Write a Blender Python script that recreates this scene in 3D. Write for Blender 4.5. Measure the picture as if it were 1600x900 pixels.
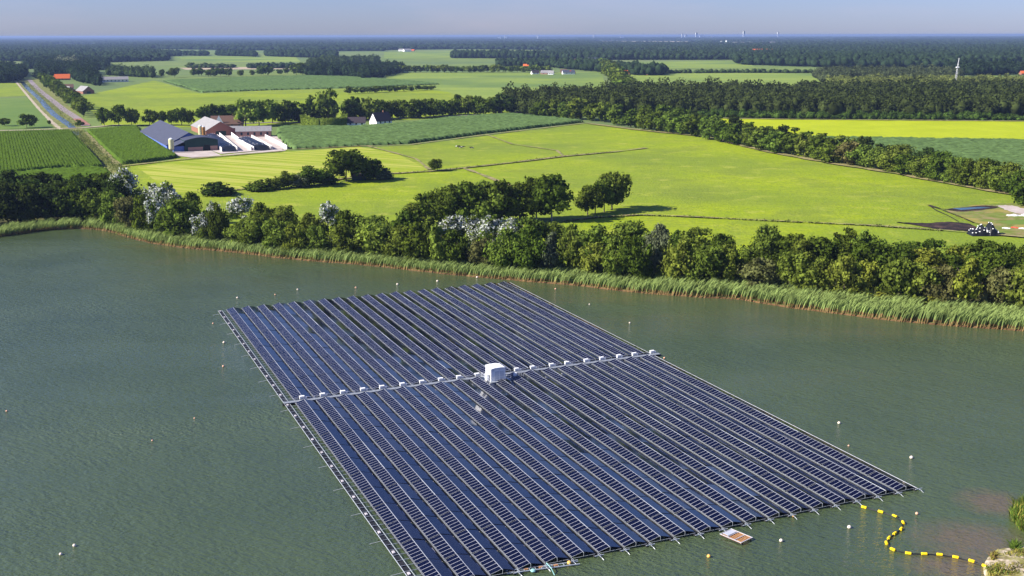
import bpy, bmesh, math, random
import numpy as np
from mathutils import Vector, Matrix
random.seed(7); rng = np.random.default_rng(7)
for o in list(bpy.data.objects): bpy.data.objects.remove(o)
S = bpy.context.scene
COL = S.collection
rad = math.radians

# ------------------------------------------------------------------ camera, sky, sun, exposure
CAM_H = 70.0; FPX = 1720.0; PITCH = 12.93; ROLL = -0.125
cam = bpy.data.cameras.new('camera'); co = bpy.data.objects.new('camera', cam); COL.objects.link(co)
cam.sensor_width = 36; cam.lens = FPX / 1600 * 36; cam.clip_start = 1; cam.clip_end = 250000
CR = Matrix.Rotation(rad(90 - PITCH), 3, 'X') @ Matrix.Rotation(rad(ROLL), 3, 'Z')
co.matrix_world = Matrix.Translation((0, 0, CAM_H)) @ CR.to_4x4()
S.camera = co
SUN_EL = 34.0; SUN_DIR = Vector((-0.97, -0.24, 0)).normalized()        # horizontal direction towards the sun
w = bpy.data.worlds.new('World'); S.world = w; w.use_nodes = True
wn = w.node_tree.nodes; wl = w.node_tree.links
sky = wn.new('ShaderNodeTexSky'); sky.sky_type = 'NISHITA'; sky.sun_disc = False
sky.sun_elevation = rad(SUN_EL); sky.sun_rotation = math.atan2(SUN_DIR.x, SUN_DIR.y)
sky.altitude = 0; sky.air_density = 1.0; sky.dust_density = .3; sky.ozone_density = 5
bg = wn['Background']; bg.inputs['Strength'].default_value = 0.06
# soft high cloud veil high up in the dome
tc = wn.new('ShaderNodeTexCoord'); mp = wn.new('ShaderNodeMapping'); mp.inputs['Scale'].default_value = (1.5, 1.5, 9)
nz = wn.new('ShaderNodeTexNoise'); nz.inputs['Scale'].default_value = 3.2; nz.inputs['Detail'].default_value = 6
rp = wn.new('ShaderNodeValToRGB'); rp.color_ramp.elements[0].position = .5; rp.color_ramp.elements[1].position = .72
rp.color_ramp.elements[1].color = (.17, .15, .15, 1)
mx = wn.new('ShaderNodeMixRGB'); mx.inputs['Color2'].default_value = (6.2, 5.2, 6.0, 1)
wl.new(tc.outputs['Generated'], mp.inputs['Vector']); wl.new(mp.outputs['Vector'], nz.inputs['Vector'])
wl.new(nz.outputs['Fac'], rp.inputs['Fac']); wl.new(rp.outputs['Color'], mx.inputs['Fac'])
tint = wn.new('ShaderNodeMixRGB'); tint.blend_type = 'MULTIPLY'; tint.inputs['Fac'].default_value = 1
tint.inputs['Color2'].default_value = (.70, .76, 1.22, 1)
wl.new(sky.outputs['Color'], tint.inputs['Color1'])
wl.new(tint.outputs['Color'], mx.inputs['Color1']); wl.new(mx.outputs['Color'], bg.inputs['Color'])
sl = bpy.data.lights.new('sun', 'SUN'); sl.energy = 5.0; sl.angle = rad(.5); sl.color = (1, .95, .86)
so = bpy.data.objects.new('sun', sl); COL.objects.link(so)
sd = Vector((SUN_DIR.x * math.cos(rad(SUN_EL)), SUN_DIR.y * math.cos(rad(SUN_EL)), math.sin(rad(SUN_EL))))
so.rotation_euler = sd.to_track_quat('Z', 'Y').to_euler()
S.view_settings.view_transform = 'Standard'; S.view_settings.look = 'None'
S.view_settings.exposure = 1.0; S.view_settings.gamma = 1; S.view_settings.use_curve_mapping = False

# ------------------------------------------------------------------ helpers
LAND = 0.4
def at(x, y, h=LAND):
    d = CR @ Vector(((x - 800) / FPX, -(y - 450) / FPX, -1)); t = (h - CAM_H) / d.z
    return Vector((d.x * t, d.y * t, h))
def scale_at(x, y, h=LAND):                                            # pixels per metre at a ground point
    d = CR @ Vector(((x - 800) / FPX, -(y - 450) / FPX, -1)); t = (h - CAM_H) / d.z
    return FPX / t
def tag(o, label=None, cat=None, group=None, kind=None):
    if label: o['label'] = label
    if cat: o['category'] = cat
    if group: o['group'] = group
    if kind: o['kind'] = kind
    return o
def link(o, parent=None):
    COL.objects.link(o)
    if parent: o.parent = parent
    return o
def empty(name, loc, rz=0):
    o = bpy.data.objects.new(name, None); o.location = loc; o.rotation_euler = (0, 0, rz); o.empty_display_size = .2
    return link(o)
def npmesh(name, verts, quads=None, tris=None, mats=(), mi=None, smooth=False):
    me = bpy.data.meshes.new(name); verts = np.asarray(verts, dtype=np.float32)
    parts = []; cnt = []
    if quads is not None and len(quads): parts.append(np.asarray(quads).reshape(-1)); cnt.append(np.full(len(quads), 4))
    if tris is not None and len(tris): parts.append(np.asarray(tris).reshape(-1)); cnt.append(np.full(len(tris), 3))
    li = np.concatenate(parts).astype(np.int32); ct = np.concatenate(cnt).astype(np.int32)
    me.vertices.add(len(verts)); me.vertices.foreach_set('co', verts.reshape(-1))
    me.loops.add(len(li)); me.loops.foreach_set('vertex_index', li)
    me.polygons.add(len(ct)); st = np.concatenate([[0], np.cumsum(ct)[:-1]]).astype(np.int32)
    me.polygons.foreach_set('loop_start', st); me.polygons.foreach_set('loop_total', ct)
    for m in mats: me.materials.append(m)
    if mi is not None: me.polygons.foreach_set('material_index', np.asarray(mi, dtype=np.int32))
    me.update(calc_edges=True); me.validate()
    if smooth: me.polygons.foreach_set('use_smooth', np.ones(len(ct), dtype=bool))
    return me
class MB:                                                              # collects solids of one part
    def __init__(s): s.v = []; s.f = []
    def add(s, vs, fs):
        b = len(s.v); s.v += [tuple(v) for v in vs]; s.f += [tuple(b + i for i in f) for f in fs]; return s
    def box(s, x0, x1, y0, y1, z0, z1):
        return s.add([(x0,y0,z0),(x1,y0,z0),(x1,y1,z0),(x0,y1,z0),(x0,y0,z1),(x1,y0,z1),(x1,y1,z1),(x0,y1,z1)],
                     [(0,3,2,1),(4,5,6,7),(0,1,5,4),(1,2,6,5),(2,3,7,6),(3,0,4,7)])
    def tube(s, pts, r, n=6, r2=None, caps=True):
        pts = [Vector(p) for p in pts]; vs = []; m = len(pts)
        for i, p in enumerate(pts):
            d = (pts[min(i+1, m-1)] - pts[max(i-1, 0)]).normalized()
            a = d.cross(Vector((0,0,1)) if abs(d.z) < .95 else Vector((1,0,0))).normalized(); b = d.cross(a)
            rr = r + ((r2 if r2 is not None else r) - r) * i / max(m-1, 1)
            vs += [p + (a*math.cos(2*math.pi*k/n) + b*math.sin(2*math.pi*k/n))*rr for k in range(n)]
        fs = [(i*n+k, i*n+(k+1)%n, (i+1)*n+(k+1)%n, (i+1)*n+k) for i in range(m-1) for k in range(n)]
        if caps: fs += [tuple(range(n))[::-1], tuple((m-1)*n+k for k in range(n))]
        return s.add(vs, fs)
    def lathe(s, prof, n=12, c=(0,0,0)):
        vs = [(c[0]+r*math.cos(2*math.pi*k/n), c[1]+r*math.sin(2*math.pi*k/n), c[2]+z) for r, z in prof for k in range(n)]
        m = len(prof)
        fs = [(i*n+k, i*n+(k+1)%n, (i+1)*n+(k+1)%n, (i+1)*n+k) for i in range(m-1) for k in range(n)]
        fs += [tuple(range(n))[::-1], tuple((m-1)*n+k for k in range(n))]
        return s.add(vs, fs)
    def prism(s, poly, y0, y1):                                        # polygon in xz extruded along y
        n = len(poly); vs = [(x, y0, z) for x, z in poly] + [(x, y1, z) for x, z in poly]
        return s.add(vs, [tuple(range(n)), tuple(range(2*n-1, n-1, -1))] + [(i, n+i, n+(i+1)%n, (i+1)%n) for i in range(n)])
    def mesh(s, name, m):
        me = bpy.data.meshes.new(name); me.from_pydata(s.v, [], s.f)
        bm = bmesh.new(); bm.from_mesh(me); bmesh.ops.recalc_face_normals(bm, faces=bm.faces); bm.to_mesh(me); bm.free()
        me.materials.append(m); me.update(); return me
    def build(s, name, m, parent=None, loc=None):
        o = bpy.data.objects.new(name, s.mesh(name, m))
        if loc is not None: o.location = loc
        return link(o, parent)

# ------------------------------------------------------------------ materials
def mat(name, c1, c2=None, scale=1.0, rough=.8, detail=4, bump=0, bscale=None, metal=0, spec=.12, lo=.35, hi=.65, coords='pos', stretch=None, layers=None):
    m = bpy.data.materials.new(name); m.use_nodes = True; n = m.node_tree.nodes; l = m.node_tree.links
    b = n['Principled BSDF']; b.inputs['Roughness'].default_value = rough; b.inputs['Metallic'].default_value = metal
    b.inputs['Specular IOR Level'].default_value = spec; b.inputs['Base Color'].default_value = (*c1, 1)
    if coords == 'pos': g = n.new('ShaderNodeNewGeometry').outputs['Position']
    else: g = n.new('ShaderNodeTexCoord').outputs['Object']
    if stretch:
        mpn = n.new('ShaderNodeMapping'); mpn.inputs['Rotation'].default_value = (0, 0, rad(stretch[0])); mpn.inputs['Scale'].default_value = (stretch[1], stretch[2], 1)
        l.new(g, mpn.inputs['Vector']); g2 = mpn.outputs['Vector']
    else: g2 = g
    out = None
    if c2:
        t = n.new('ShaderNodeTexNoise'); t.inputs['Scale'].default_value = scale; t.inputs['Detail'].default_value = detail; t.inputs['Roughness'].default_value = .6
        l.new(g2, t.inputs['Vector']); r = n.new('ShaderNodeValToRGB'); l.new(t.outputs['Fac'], r.inputs['Fac'])
        r.color_ramp.elements[0].position = lo; r.color_ramp.elements[1].position = hi
        r.color_ramp.elements[0].color = (*c1, 1); r.color_ramp.elements[1].color = (*c2, 1); out = r.outputs['Color']
        for (sc, lo_, hi_, amt, col) in (layers or []):               # further patches of another colour
            t2 = n.new('ShaderNodeTexNoise'); t2.inputs['Scale'].default_value = sc; t2.inputs['Detail'].default_value = 5
            l.new(g, t2.inputs['Vector']); r2 = n.new('ShaderNodeValToRGB'); l.new(t2.outputs['Fac'], r2.inputs['Fac'])
            r2.color_ramp.elements[0].position = lo_; r2.color_ramp.elements[1].position = hi_; r2.color_ramp.elements[1].color = (amt, amt, amt, 1)
            mm = n.new('ShaderNodeMixRGB'); l.new(r2.outputs['Color'], mm.inputs['Fac']); l.new(out, mm.inputs['Color1']); mm.inputs['Color2'].default_value = (*col, 1); out = mm.outputs['Color']
        l.new(out, b.inputs['Base Color'])
    if bump:
        t = n.new('ShaderNodeTexNoise'); t.inputs['Scale'].default_value = bscale or scale; t.inputs['Detail'].default_value = 3; l.new(g2, t.inputs['Vector'])
        bp = n.new('ShaderNodeBump'); bp.inputs['Strength'].default_value = 1; bp.inputs['Distance'].default_value = bump
        l.new(t.outputs['Fac'], bp.inputs['Height']); l.new(bp.outputs['Normal'], b.inputs['Normal'])
    return m
def stripes(m, ang, wid, amt, col, seed=0, contrast=(.45, .6)):         # mown or drilled lines across a field, as wide as wid metres
    n = m.node_tree.nodes; l = m.node_tree.links; b = n['Principled BSDF']
    src = b.inputs['Base Color'].links[0].from_socket
    g = n.new('ShaderNodeNewGeometry'); mp = n.new('ShaderNodeMapping'); mp.inputs['Rotation'].default_value = (0, 0, -rad(ang)); mp.inputs['Scale'].default_value = (.012, 1/wid, 1); mp.inputs['Location'].default_value = (seed, seed, 0)
    # rotate first, then scale: two mapping nodes
    mp.inputs['Scale'].default_value = (1, 1, 1)
    mp2 = n.new('ShaderNodeMapping'); mp2.inputs['Scale'].default_value = (.012, 1/wid, 1)
    t = n.new('ShaderNodeTexNoise'); t.inputs['Scale'].default_value = 1; t.inputs['Detail'].default_value = 2
    r = n.new('ShaderNodeValToRGB'); r.color_ramp.elements[0].position = contrast[0]; r.color_ramp.elements[1].position = contrast[1]; r.color_ramp.elements[1].color = (amt, amt, amt, 1)
    mm = n.new('ShaderNodeMixRGB'); mm.inputs['Color2'].default_value = (*col, 1)
    l.new(g.outputs['Position'], mp.inputs['Vector']); l.new(mp.outputs['Vector'], mp2.inputs['Vector']); l.new(mp2.outputs['Vector'], t.inputs['Vector'])
    l.new(t.outputs['Fac'], r.inputs['Fac']); l.new(r.outputs['Color'], mm.inputs['Fac']); l.new(src, mm.inputs['Color1']); l.new(mm.outputs['Color'], b.inputs['Base Color'])
    return m
def leafmat(name, nscale, coords, lo=.55, hi=1.5, fixed=None, trans=.25):
    m = bpy.data.materials.new(name); m.use_nodes = True; n = m.node_tree.nodes; l = m.node_tree.links
    n.remove(n['Principled BSDF']); out = n['Material Output']
    oi = n.new('ShaderNodeObjectInfo')
    g = n.new('ShaderNodeNewGeometry').outputs['Position'] if coords == 'pos' else n.new('ShaderNodeTexCoord').outputs['Object']
    t = n.new('ShaderNodeTexNoise'); t.inputs['Scale'].default_value = nscale; t.inputs['Detail'].default_value = 4; l.new(g, t.inputs['Vector'])
    mr = n.new('ShaderNodeMapRange'); mr.inputs['From Min'].default_value = .3; mr.inputs['From Max'].default_value = .7; mr.inputs['To Min'].default_value = lo; mr.inputs['To Max'].default_value = hi
    l.new(t.outputs['Fac'], mr.inputs['Value'])
    mu = n.new('ShaderNodeVectorMath'); mu.operation = 'SCALE'
    if fixed: mu.inputs[0].default_value = fixed
    else: l.new(oi.outputs['Color'], mu.inputs[0])
    l.new(mr.outputs['Result'], mu.inputs['Scale'])
    d = n.new('ShaderNodeBsdfDiffuse'); tr = n.new('ShaderNodeBsdfTranslucent'); ms = n.new('ShaderNodeMixShader'); ms.inputs['Fac'].default_value = trans
    l.new(mu.outputs['Vector'], d.inputs['Color']); l.new(mu.outputs['Vector'], tr.inputs['Color'])
    l.new(d.outputs[0], ms.inputs[1]); l.new(tr.outputs[0], ms.inputs[2]); l.new(ms.outputs[0], out.inputs['Surface'])
    return m
M = {}
M['leaf'] = leafmat('foliage', 5.0, 'obj', .5, 2.1, trans=.3)
M['forest'] = leafmat('forest_foliage', .11, 'pos', .4, 1.9)
M['silver'] = leafmat('silver_foliage', .5, 'obj', .7, 1.3, fixed=(.50, .52, .47), trans=.15)
M['bark'] = mat('bark', (.09,.07,.05), (.16,.13,.1), 3, rough=.9, coords='obj')
M['palebark'] = mat('pale_bark', (.28,.26,.23), (.4,.38,.34), 3, rough=.9, coords='obj')
GL = [(.004,.45,.62,.5,(.2,.27,.022))]
M['base'] = mat('meadow', (.135,.19,.04), (.18,.235,.048), .02, detail=8, lo=.4, hi=.6, layers=[(.0016,.4,.6,.7,(.10,.15,.06)),(.0009,.5,.6,.5,(.18,.21,.08))])
M['bright'] = mat('bright_grass', (.235,.305,.006), (.31,.365,.012), .03, detail=12, lo=.4, hi=.6, layers=[(.0055,.47,.56,.6,(.185,.235,.03)),(.009,.46,.6,.75,(.165,.225,.022)),(.03,.5,.62,.6,(.145,.195,.022)),(.5,.48,.7,.65,(.12,.165,.02)),(.09,.56,.7,.5,(.37,.38,.06))], bump=.35, bscale=.9)
stripes(M['bright'], -22, 5.5, .4, (.20,.27,.015))
M['mown'] = stripes(mat('mown_grass', (.215,.285,.008), (.27,.33,.012), .03, detail=8, layers=[(.5,.5,.7,.4,(.15,.19,.022))]), -29.5, 2.6, .75, (.44,.42,.09))
M['soft'] = mat('soft_grass', (.18,.25,.04), (.235,.30,.05), .012, detail=10, lo=.4, hi=.6, stretch=(8,.25,1), layers=[(.004,.48,.6,.7,(.10,.165,.045)),(.1,.5,.66,.4,(.12,.17,.035))])
M['yellowgrass'] = mat('yellow_grass', (.33,.385,.004), (.38,.43,.008), .03, detail=8, lo=.4, hi=.6, layers=[(.2,.5,.66,.35,(.25,.31,.02))])
M['deepgrass'] = mat('deep_grass', (.10,.17,.03), (.13,.20,.035), .05, detail=8, layers=[(.01,.5,.6,.5,(.16,.22,.04))])
M['olive'] = mat('rough_verge', (.13,.15,.03), (.26,.25,.08), .3, detail=8, layers=[(.08,.5,.6,.6,(.08,.12,.02))])
M['lot'] = mat('rough_lot_ground', (.15,.2,.03), (.26,.2,.09), .12, detail=10, lo=.42, hi=.6, layers=[(.3,.5,.6,.7,(.12,.15,.02)),(.06,.55,.65,.7,(.3,.25,.05))])
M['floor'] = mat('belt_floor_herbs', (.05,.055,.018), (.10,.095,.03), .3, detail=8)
M['dry'] = mat('dry_verge', (.19,.17,.07), (.36,.29,.14), .5, detail=8, layers=[(.3,.5,.6,.7,(.11,.15,.03))])
M['heath'] = mat('pale_stubble', (.38,.30,.20), (.46,.38,.26), .02)
M['yard'] = mat('yard_concrete', (.40,.33,.29), (.52,.45,.41), .15, detail=8)
M['asphalt'] = mat('road_paving', (.24,.20,.20), (.30,.25,.245), .4, detail=6)
M['brickroad'] = mat('brick_paving', (.28,.13,.10), (.34,.17,.13), .8)
M['sandpath'] = mat('sandy_track', (.36,.30,.2), (.46,.39,.28), .3)
M['mud'] = mat('bank_soil', (.10,.055,.025), (.17,.095,.04), .8)
M['burnt'] = mat('burnt_soil', (.025,.018,.016), (.09,.055,.04), .25, detail=9, lo=.45, hi=.7)
M['sand'] = mat('sandy_bank', (.42,.34,.25), (.55,.46,.36), .9, detail=8, layers=[(.5,.45,.58,.85,(.23,.22,.05)),(.8,.5,.6,.8,(.14,.12,.04))])
# lake water
def water(name, deep, rough, shallow=True, bumpd=.085):
    m = bpy.data.materials.new(name); m.use_nodes = True; n = m.node_tree.nodes; l = m.node_tree.links; b = n['Principled BSDF']
    b.inputs['Roughness'].default_value = rough; b.inputs['IOR'].default_value = 1.5; b.inputs['Specular IOR Level'].default_value = .6
    g = n.new('ShaderNodeNewGeometry')
    t = n.new('ShaderNodeTexNoise'); t.inputs['Scale'].default_value = .02; t.inputs['Detail'].default_value = 5; l.new(g.outputs['Position'], t.inputs['Vector'])
    r = n.new('ShaderNodeValToRGB'); r.color_ramp.elements[0].color = (*deep, 1); r.color_ramp.elements[1].color = (deep[0]*1.25, deep[1]*1.2, deep[2]*1.2, 1)
    r.color_ramp.elements[0].position = .4; r.color_ramp.elements[1].position = .62; l.new(t.outputs['Fac'], r.inputs['Fac']); col = r.outputs['Color']
    if shallow:                                                       # sand bars under shallow water by the near bank
        for (cx, cy, rx, ry) in SHALLOWS:
            mp = n.new('ShaderNodeMapping'); mp.vector_type = 'POINT'; mp.inputs['Location'].default_value = (-cx/rx, -cy/ry, 0); mp.inputs['Scale'].default_value = (1/rx, 1/ry, 1)
            l.new(g.outputs['Position'], mp.inputs['Vector'])
            gr = n.new('ShaderNodeTexGradient'); gr.gradient_type = 'SPHERICAL'; l.new(mp.outputs['Vector'], gr.inputs['Vector'])
            t2 = n.new('ShaderNodeTexNoise'); t2.inputs['Scale'].default_value = .45; t2.inputs['Detail'].default_value = 6; l.new(g.outputs['Position'], t2.inputs['Vector'])
            ma = n.new('ShaderNodeMath'); ma.operation = 'MULTIPLY'; l.new(gr.outputs['Fac'], ma.inputs[0]); l.new(t2.outputs['Fac'], ma.inputs[1])
            rr = n.new('ShaderNodeValToRGB'); rr.color_ramp.elements[0].position = .04; rr.color_ramp.elements[1].position = .36; l.new(ma.outputs[0], rr.inputs['Fac'])
            mm = n.new('ShaderNodeMixRGB'); l.new(rr.outputs['Color'], mm.inputs['Fac']); l.new(col, mm.inputs['Color1']); mm.inputs['Color2'].default_value = (.115,.092,.05,1); col = mm.outputs['Color']
    l.new(col, b.inputs['Base Color'])
    tw = n.new('ShaderNodeTexNoise'); tw.inputs['Scale'].default_value = .018; tw.inputs['Detail'].default_value = 4; tw.inputs['Distortion'].default_value = 1.2
    mw = n.new('ShaderNodeMapping'); mw.inputs['Rotation'].default_value = (0, 0, .5); mw.inputs['Scale'].default_value = (.5, 1.6, 1); l.new(g.outputs['Position'], mw.inputs['Vector']); l.new(mw.outputs['Vector'], tw.inputs['Vector'])
    rw = n.new('ShaderNodeMapRange'); rw.inputs['From Min'].default_value = .38; rw.inputs['From Max'].default_value = .62; rw.inputs['To Min'].default_value = rough*.45; rw.inputs['To Max'].default_value = rough*1.9; l.new(tw.outputs['Fac'], rw.inputs['Value']); l.new(rw.outputs['Result'], b.inputs['Roughness'])
    rb = n.new('ShaderNodeMapRange'); rb.inputs['From Min'].default_value = .38; rb.inputs['From Max'].default_value = .62; rb.inputs['To Min'].default_value = .55; rb.inputs['To Max'].default_value = 1.0; l.new(tw.outputs['Fac'], rb.inputs['Value'])
    hs = []
    for sc, rot, st, wgt in ((1.25, 28, .45, .8), (2.9, 8, .55, .55), (.16, 40, .6, 1.0), (6, 20, .8, .1)):
        mp = n.new('ShaderNodeMapping'); mp.inputs['Rotation'].default_value = (0, 0, rad(rot)); l.new(g.outputs['Position'], mp.inputs['Vector'])
        mq = n.new('ShaderNodeMapping'); mq.inputs['Scale'].default_value = (sc*st, sc, 1); l.new(mp.outputs['Vector'], mq.inputs['Vector'])
        tt = n.new('ShaderNodeTexNoise'); tt.inputs['Scale'].default_value = 1; tt.inputs['Detail'].default_value = 2; l.new(mq.outputs['Vector'], tt.inputs['Vector'])
        mu = n.new('ShaderNodeMath'); mu.operation = 'MULTIPLY'; mu.inputs[1].default_value = wgt; l.new(tt.outputs['Fac'], mu.inputs[0]); hs.append(mu.outputs[0])
    acc = hs[0]
    for h in hs[1:]:
        ad = n.new('ShaderNodeMath'); ad.operation = 'ADD'; l.new(acc, ad.inputs[0]); l.new(h, ad.inputs[1]); acc = ad.outputs[0]
    bp = n.new('ShaderNodeBump'); l.new(rb.outputs['Result'], bp.inputs['Strength']); bp.inputs['Distance'].default_value = bumpd * 5.5; l.new(acc, bp.inputs['Height']); l.new(bp.outputs['Normal'], b.inputs['Normal'])
    return m
_s1 = at(1520, 845, 0); _s2 = at(1550, 785, 0); _s3 = at(1490, 885, 0)
SHALLOWS = [(_s1.x, _s1.y, 11, 9), (_s2.x, _s2.y, 7, 7), (_s3.x, _s3.y, 9, 6)]
M['water'] = water('lake_water', (.050,.073,.028), .16)
M['canal'] = water('canal_water', (.04,.06,.06), .05, False, .01)
M['pond'] = mat('blue_pond', (.05,.11,.2), (.08,.15,.22), .3, rough=.2)

# ------------------------------------------------------------------ ground, lake, fields
def flat(name, pts, m, kind='structure'):
    me = bpy.data.meshes.new(name); me.from_pydata([tuple(p) for p in pts], [], [tuple(range(len(pts)))]); me.materials.append(m)
    bm = bmesh.new(); bm.from_mesh(me)
    for f in bm.faces:
        if f.normal.z < 0: f.normal_flip()
    bmesh.ops.triangulate(bm, faces=bm.faces); bm.to_mesh(me); bm.free()
    o = link(bpy.data.objects.new(name, me)); o['kind'] = kind; return o
SHORE = [(-420,405),(-250,392),(-120,381),(-50,375),(0,370),(60,361),(100,358),(133,357),(170,361),(215,376),(265,385),(330,391),(400,398),(430,403),(500,409),(600,417),(700,429),(800,438),(900,446),(1000,458),(1100,465),(1150,467),(1200,476),(1300,490),(1400,502),(1500,510),(1600,517),(1700,523),(1850,533),(2100,548)]
def chaikin(pts, k=2):
    for _ in range(k):
        q = [pts[0]]
        for a, b in zip(pts, pts[1:]): q += [(a[0]*.75+b[0]*.25, a[1]*.75+b[1]*.25), (a[0]*.25+b[0]*.75, a[1]*.25+b[1]*.75)]
        q.append(pts[-1]); pts = q
    return pts
shore_px = chaikin(SHORE, 2)
shore = [at(x, y, 0).to_2d() for x, y in shore_px]
# little wobble of the water's edge
sh2 = []
for a, b in zip(shore, shore[1:]):
    k = max(1, int((b-a).length / 2.5))
    for i in range(k):
        p = a.lerp(b, i/k); nrm = Vector((-(b-a).y, (b-a).x)).normalized(); sh2.append(p + nrm * random.uniform(-.25, .45))
sh2.append(shore[-1]); shore = sh2
E_ = 95000
ground = flat('ground', [Vector((-E_, shore[0].y, LAND))] + [Vector((p.x, p.y, LAND)) for p in shore] + [Vector((E_, shore[-1].y, LAND)), Vector((E_, E_, LAND)), Vector((-E_, E_, LAND))], M['base'])
flat('lake_water', [Vector((-1500,-600,0)), Vector((1500,-600,0)), Vector((1500,900,0)), Vector((-1500,900,0))], M['water'])
v = [(p.x, p.y, LAND-.003) for p in shore] + [(p.x, p.y-.5, -.3) for p in shore]; nS = len(shore)
o = link(bpy.data.objects.new('shore_bank', npmesh('shore_bank', v, quads=[(i, i+nS, i+nS+1, i+1) for i in range(nS-1)], mats=[M['mud']]))); o['kind'] = 'structure'
_lv = [0]
def jag(px):
    q = []; px = chaikin(px + [px[0]], 2)
    for a, b in zip(px, px[1:]): q += [(a[0]+random.uniform(-1.2, 1.2), a[1]+random.uniform(-.35, .35)), ((a[0]+b[0])/2+random.uniform(-1.5, 1.5), (a[1]+b[1])/2+random.uniform(-.4, .4))]
    return q
def field(name, px, m, h=None):
    _lv[0] += 1
    return flat(name, [at(x, y) + Vector((0, 0, h if h else .02 + .012*_lv[0])) for x, y in px], m)
field('bright_pasture', [(-420,395),(-200,372),(0,348),(130,345),(200,362),(300,378),(420,388),(600,404),(800,425),(1000,444),(1150,452),(1300,475),(1500,495),(1700,508),(1900,520),(1900,345),(1700,318),(1600,300),(1500,284),(1400,268),(1300,250),(1200,234),(1100,211),(1000,202),(925,193),(900,194),(700,220),(640,227),(455,236),(440,232),(330,242),(280,243),(270,250),(185,258),(150,270),(60,285),(-100,290),(-420,300)], M['bright'])
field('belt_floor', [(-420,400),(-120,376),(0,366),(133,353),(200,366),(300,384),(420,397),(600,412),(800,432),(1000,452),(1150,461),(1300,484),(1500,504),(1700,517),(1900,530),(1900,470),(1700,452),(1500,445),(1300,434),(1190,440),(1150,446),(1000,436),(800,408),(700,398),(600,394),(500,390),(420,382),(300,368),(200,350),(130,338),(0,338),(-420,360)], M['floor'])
field('mown_pasture', [(215,262),(275,253),(455,237),(560,229),(620,240),(670,266),(600,273),(520,281),(430,290),(330,303),(270,302)], M['mown'])
field('grass_field', [(120,152),(240,126),(250,128),(312,146),(430,141),(560,138),(640,138),(700,143),(735,156),(800,160),(800,180),(430,196),(330,200),(215,197),(160,196),(140,170)], M['bright'])
field('meadow_field', [(600,118),(640,113),(940,113),(948,140),(900,150),(780,156),(735,156),(700,144),(640,136),(570,134)], M['soft'])
field('meadow_field', [(975,112),(1300,112),(1268,120),(1310,140),(1330,150),(1000,150),(980,135)], M['soft'])
field('yellow_field', [(1085,184),(1230,187),(1600,190),(1900,194),(1900,224),(1600,220),(1330,216),(1200,212),(1110,208)], M['yellowgrass'])
field('grass_field', [(-300,133),(30,130),(62,150),(-300,158)], M['bright'])
field('deep_green_field', [(-300,157),(45,153),(95,200),(-300,208)], M['deepgrass'])
field('grass_field', [(-200,97),(15,94),(30,105),(-200,108)], M['soft'])
field('canal_verge', [(22,127),(62,122),(140,196),(95,203),(85,200)], M['olive'])
field('ditch_verge', [(92,201),(128,200),(190,262),(200,275),(150,275)], M['olive'])
field('stubble_field', [(280,106),(460,104),(460,108),(290,109)], M['heath'])
field('heath_field', [(930,64.2),(1080,64.5),(1110,66),(1040,68.5),(920,66.5)], M['heath'])
for px in ([(1120,95),(1160,96),(1185,106),(1100,106),(960,108),(955,100),(1000,97)], [(600,82),(720,80),(850,79),(850,86),(700,90),(600,92)], [(270,88),(460,87),(470,97),(300,97)], [(840,82),(870,82),(885,86),(840,86)], [(1560,104),(1800,106),(1800,110),(1560,108)],[(1530,118),(1800,120),(1800,133),(1545,130)]): field('meadow_field', px, M['soft'])
field('farm_yard', [(272,238),(330,236),(345,243),(442,233),(447,236),(300,247),(278,244)], M['yard'])
field('farm_yard', [(322,214),(365,206),(440,214),(443,233),(345,241),(320,232)], M['yard'])
field('scorched_ground', jag([(1400,348),(1455,350),(1475,347),(1520,350),(1528,362),(1500,361),(1465,359),(1440,354)]), M['burnt'])
field('rough_lot', jag([(1475,328),(1500,323),(1545,320),(1600,318),(1720,320),(1760,372),(1600,371),(1556,368),(1552,356),(1510,346)]), M['lot'])
field('herb_strip', jag([(1560,347),(1600,344),(1720,346),(1720,352),(1580,353)]), M['deepgrass'])
field('pond_rim', jag([(1478,328),(1500,333),(1568,326),(1545,321)]), M['burnt'])
field('sandy_lot', jag([(1556,322),(1585,322),(1600,328),(1700,334),(1700,340),(1600,337),(1575,331)]), M['yard'])
field('pond', [(1488,327),(1502,329.3),(1548,325.8),(1530,324.6)], M['pond'])
def ribbon(name, px, wid, m, h=None, kind='structure', jit=0):
    _lv[0] += 1; z = LAND + (h if h else .02 + .012*_lv[0])
    P = []
    for a, b in zip(px, px[1:]):
        A, B = at(*a), at(*b); k = max(1, int((B-A).length / 8))
        P += [A.lerp(B, i/k) for i in range(k)]
    P.append(at(*px[-1])); v = []; n = len(P)
    for i, p in enumerate(P):
        d = (P[min(i+1, n-1)] - P[max(i-1, 0)]); d.z = 0; d.normalize(); s = Vector((-d.y, d.x, 0)); ww = wid/2*(1+random.uniform(-jit, jit))
        v += [(p.x+s.x*ww, p.y+s.y*ww, z), (p.x-s.x*ww, p.y-s.y*ww, z)]
    o = link(bpy.data.objects.new(name, npmesh(name, v, quads=[(2*i, 2*i+1, 2*i+3, 2*i+2) for i in range(n-1)], mats=[m]))); o['kind'] = kind; return o
ribbon('road', [(46,125),(60,140),(80,156),(100,172),(122,186),(134,197)], 7, M['asphalt'])
ribbon('road', [(121,186),(134,196)], 7.5, M['brickroad'])
ribbon('cycle_path', [(25,128),(45,152),(62,172),(82,192),(95,203)], 3, M['sandpath'], jit=.3)
ribbon('canal_water', [(34,128),(45,140),(62,155),(75,170),(85,180),(100,190),(113,200)], 6, M['canal'], jit=.1)
ribbon('ditch_water', [(117,206),(122,212)], 5, M['canal'])
ribbon('road', [(-100,207),(40,204),(90,202),(134,200),(180,196),(230,196)], 5, M['sandpath'], jit=.15)
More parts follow.
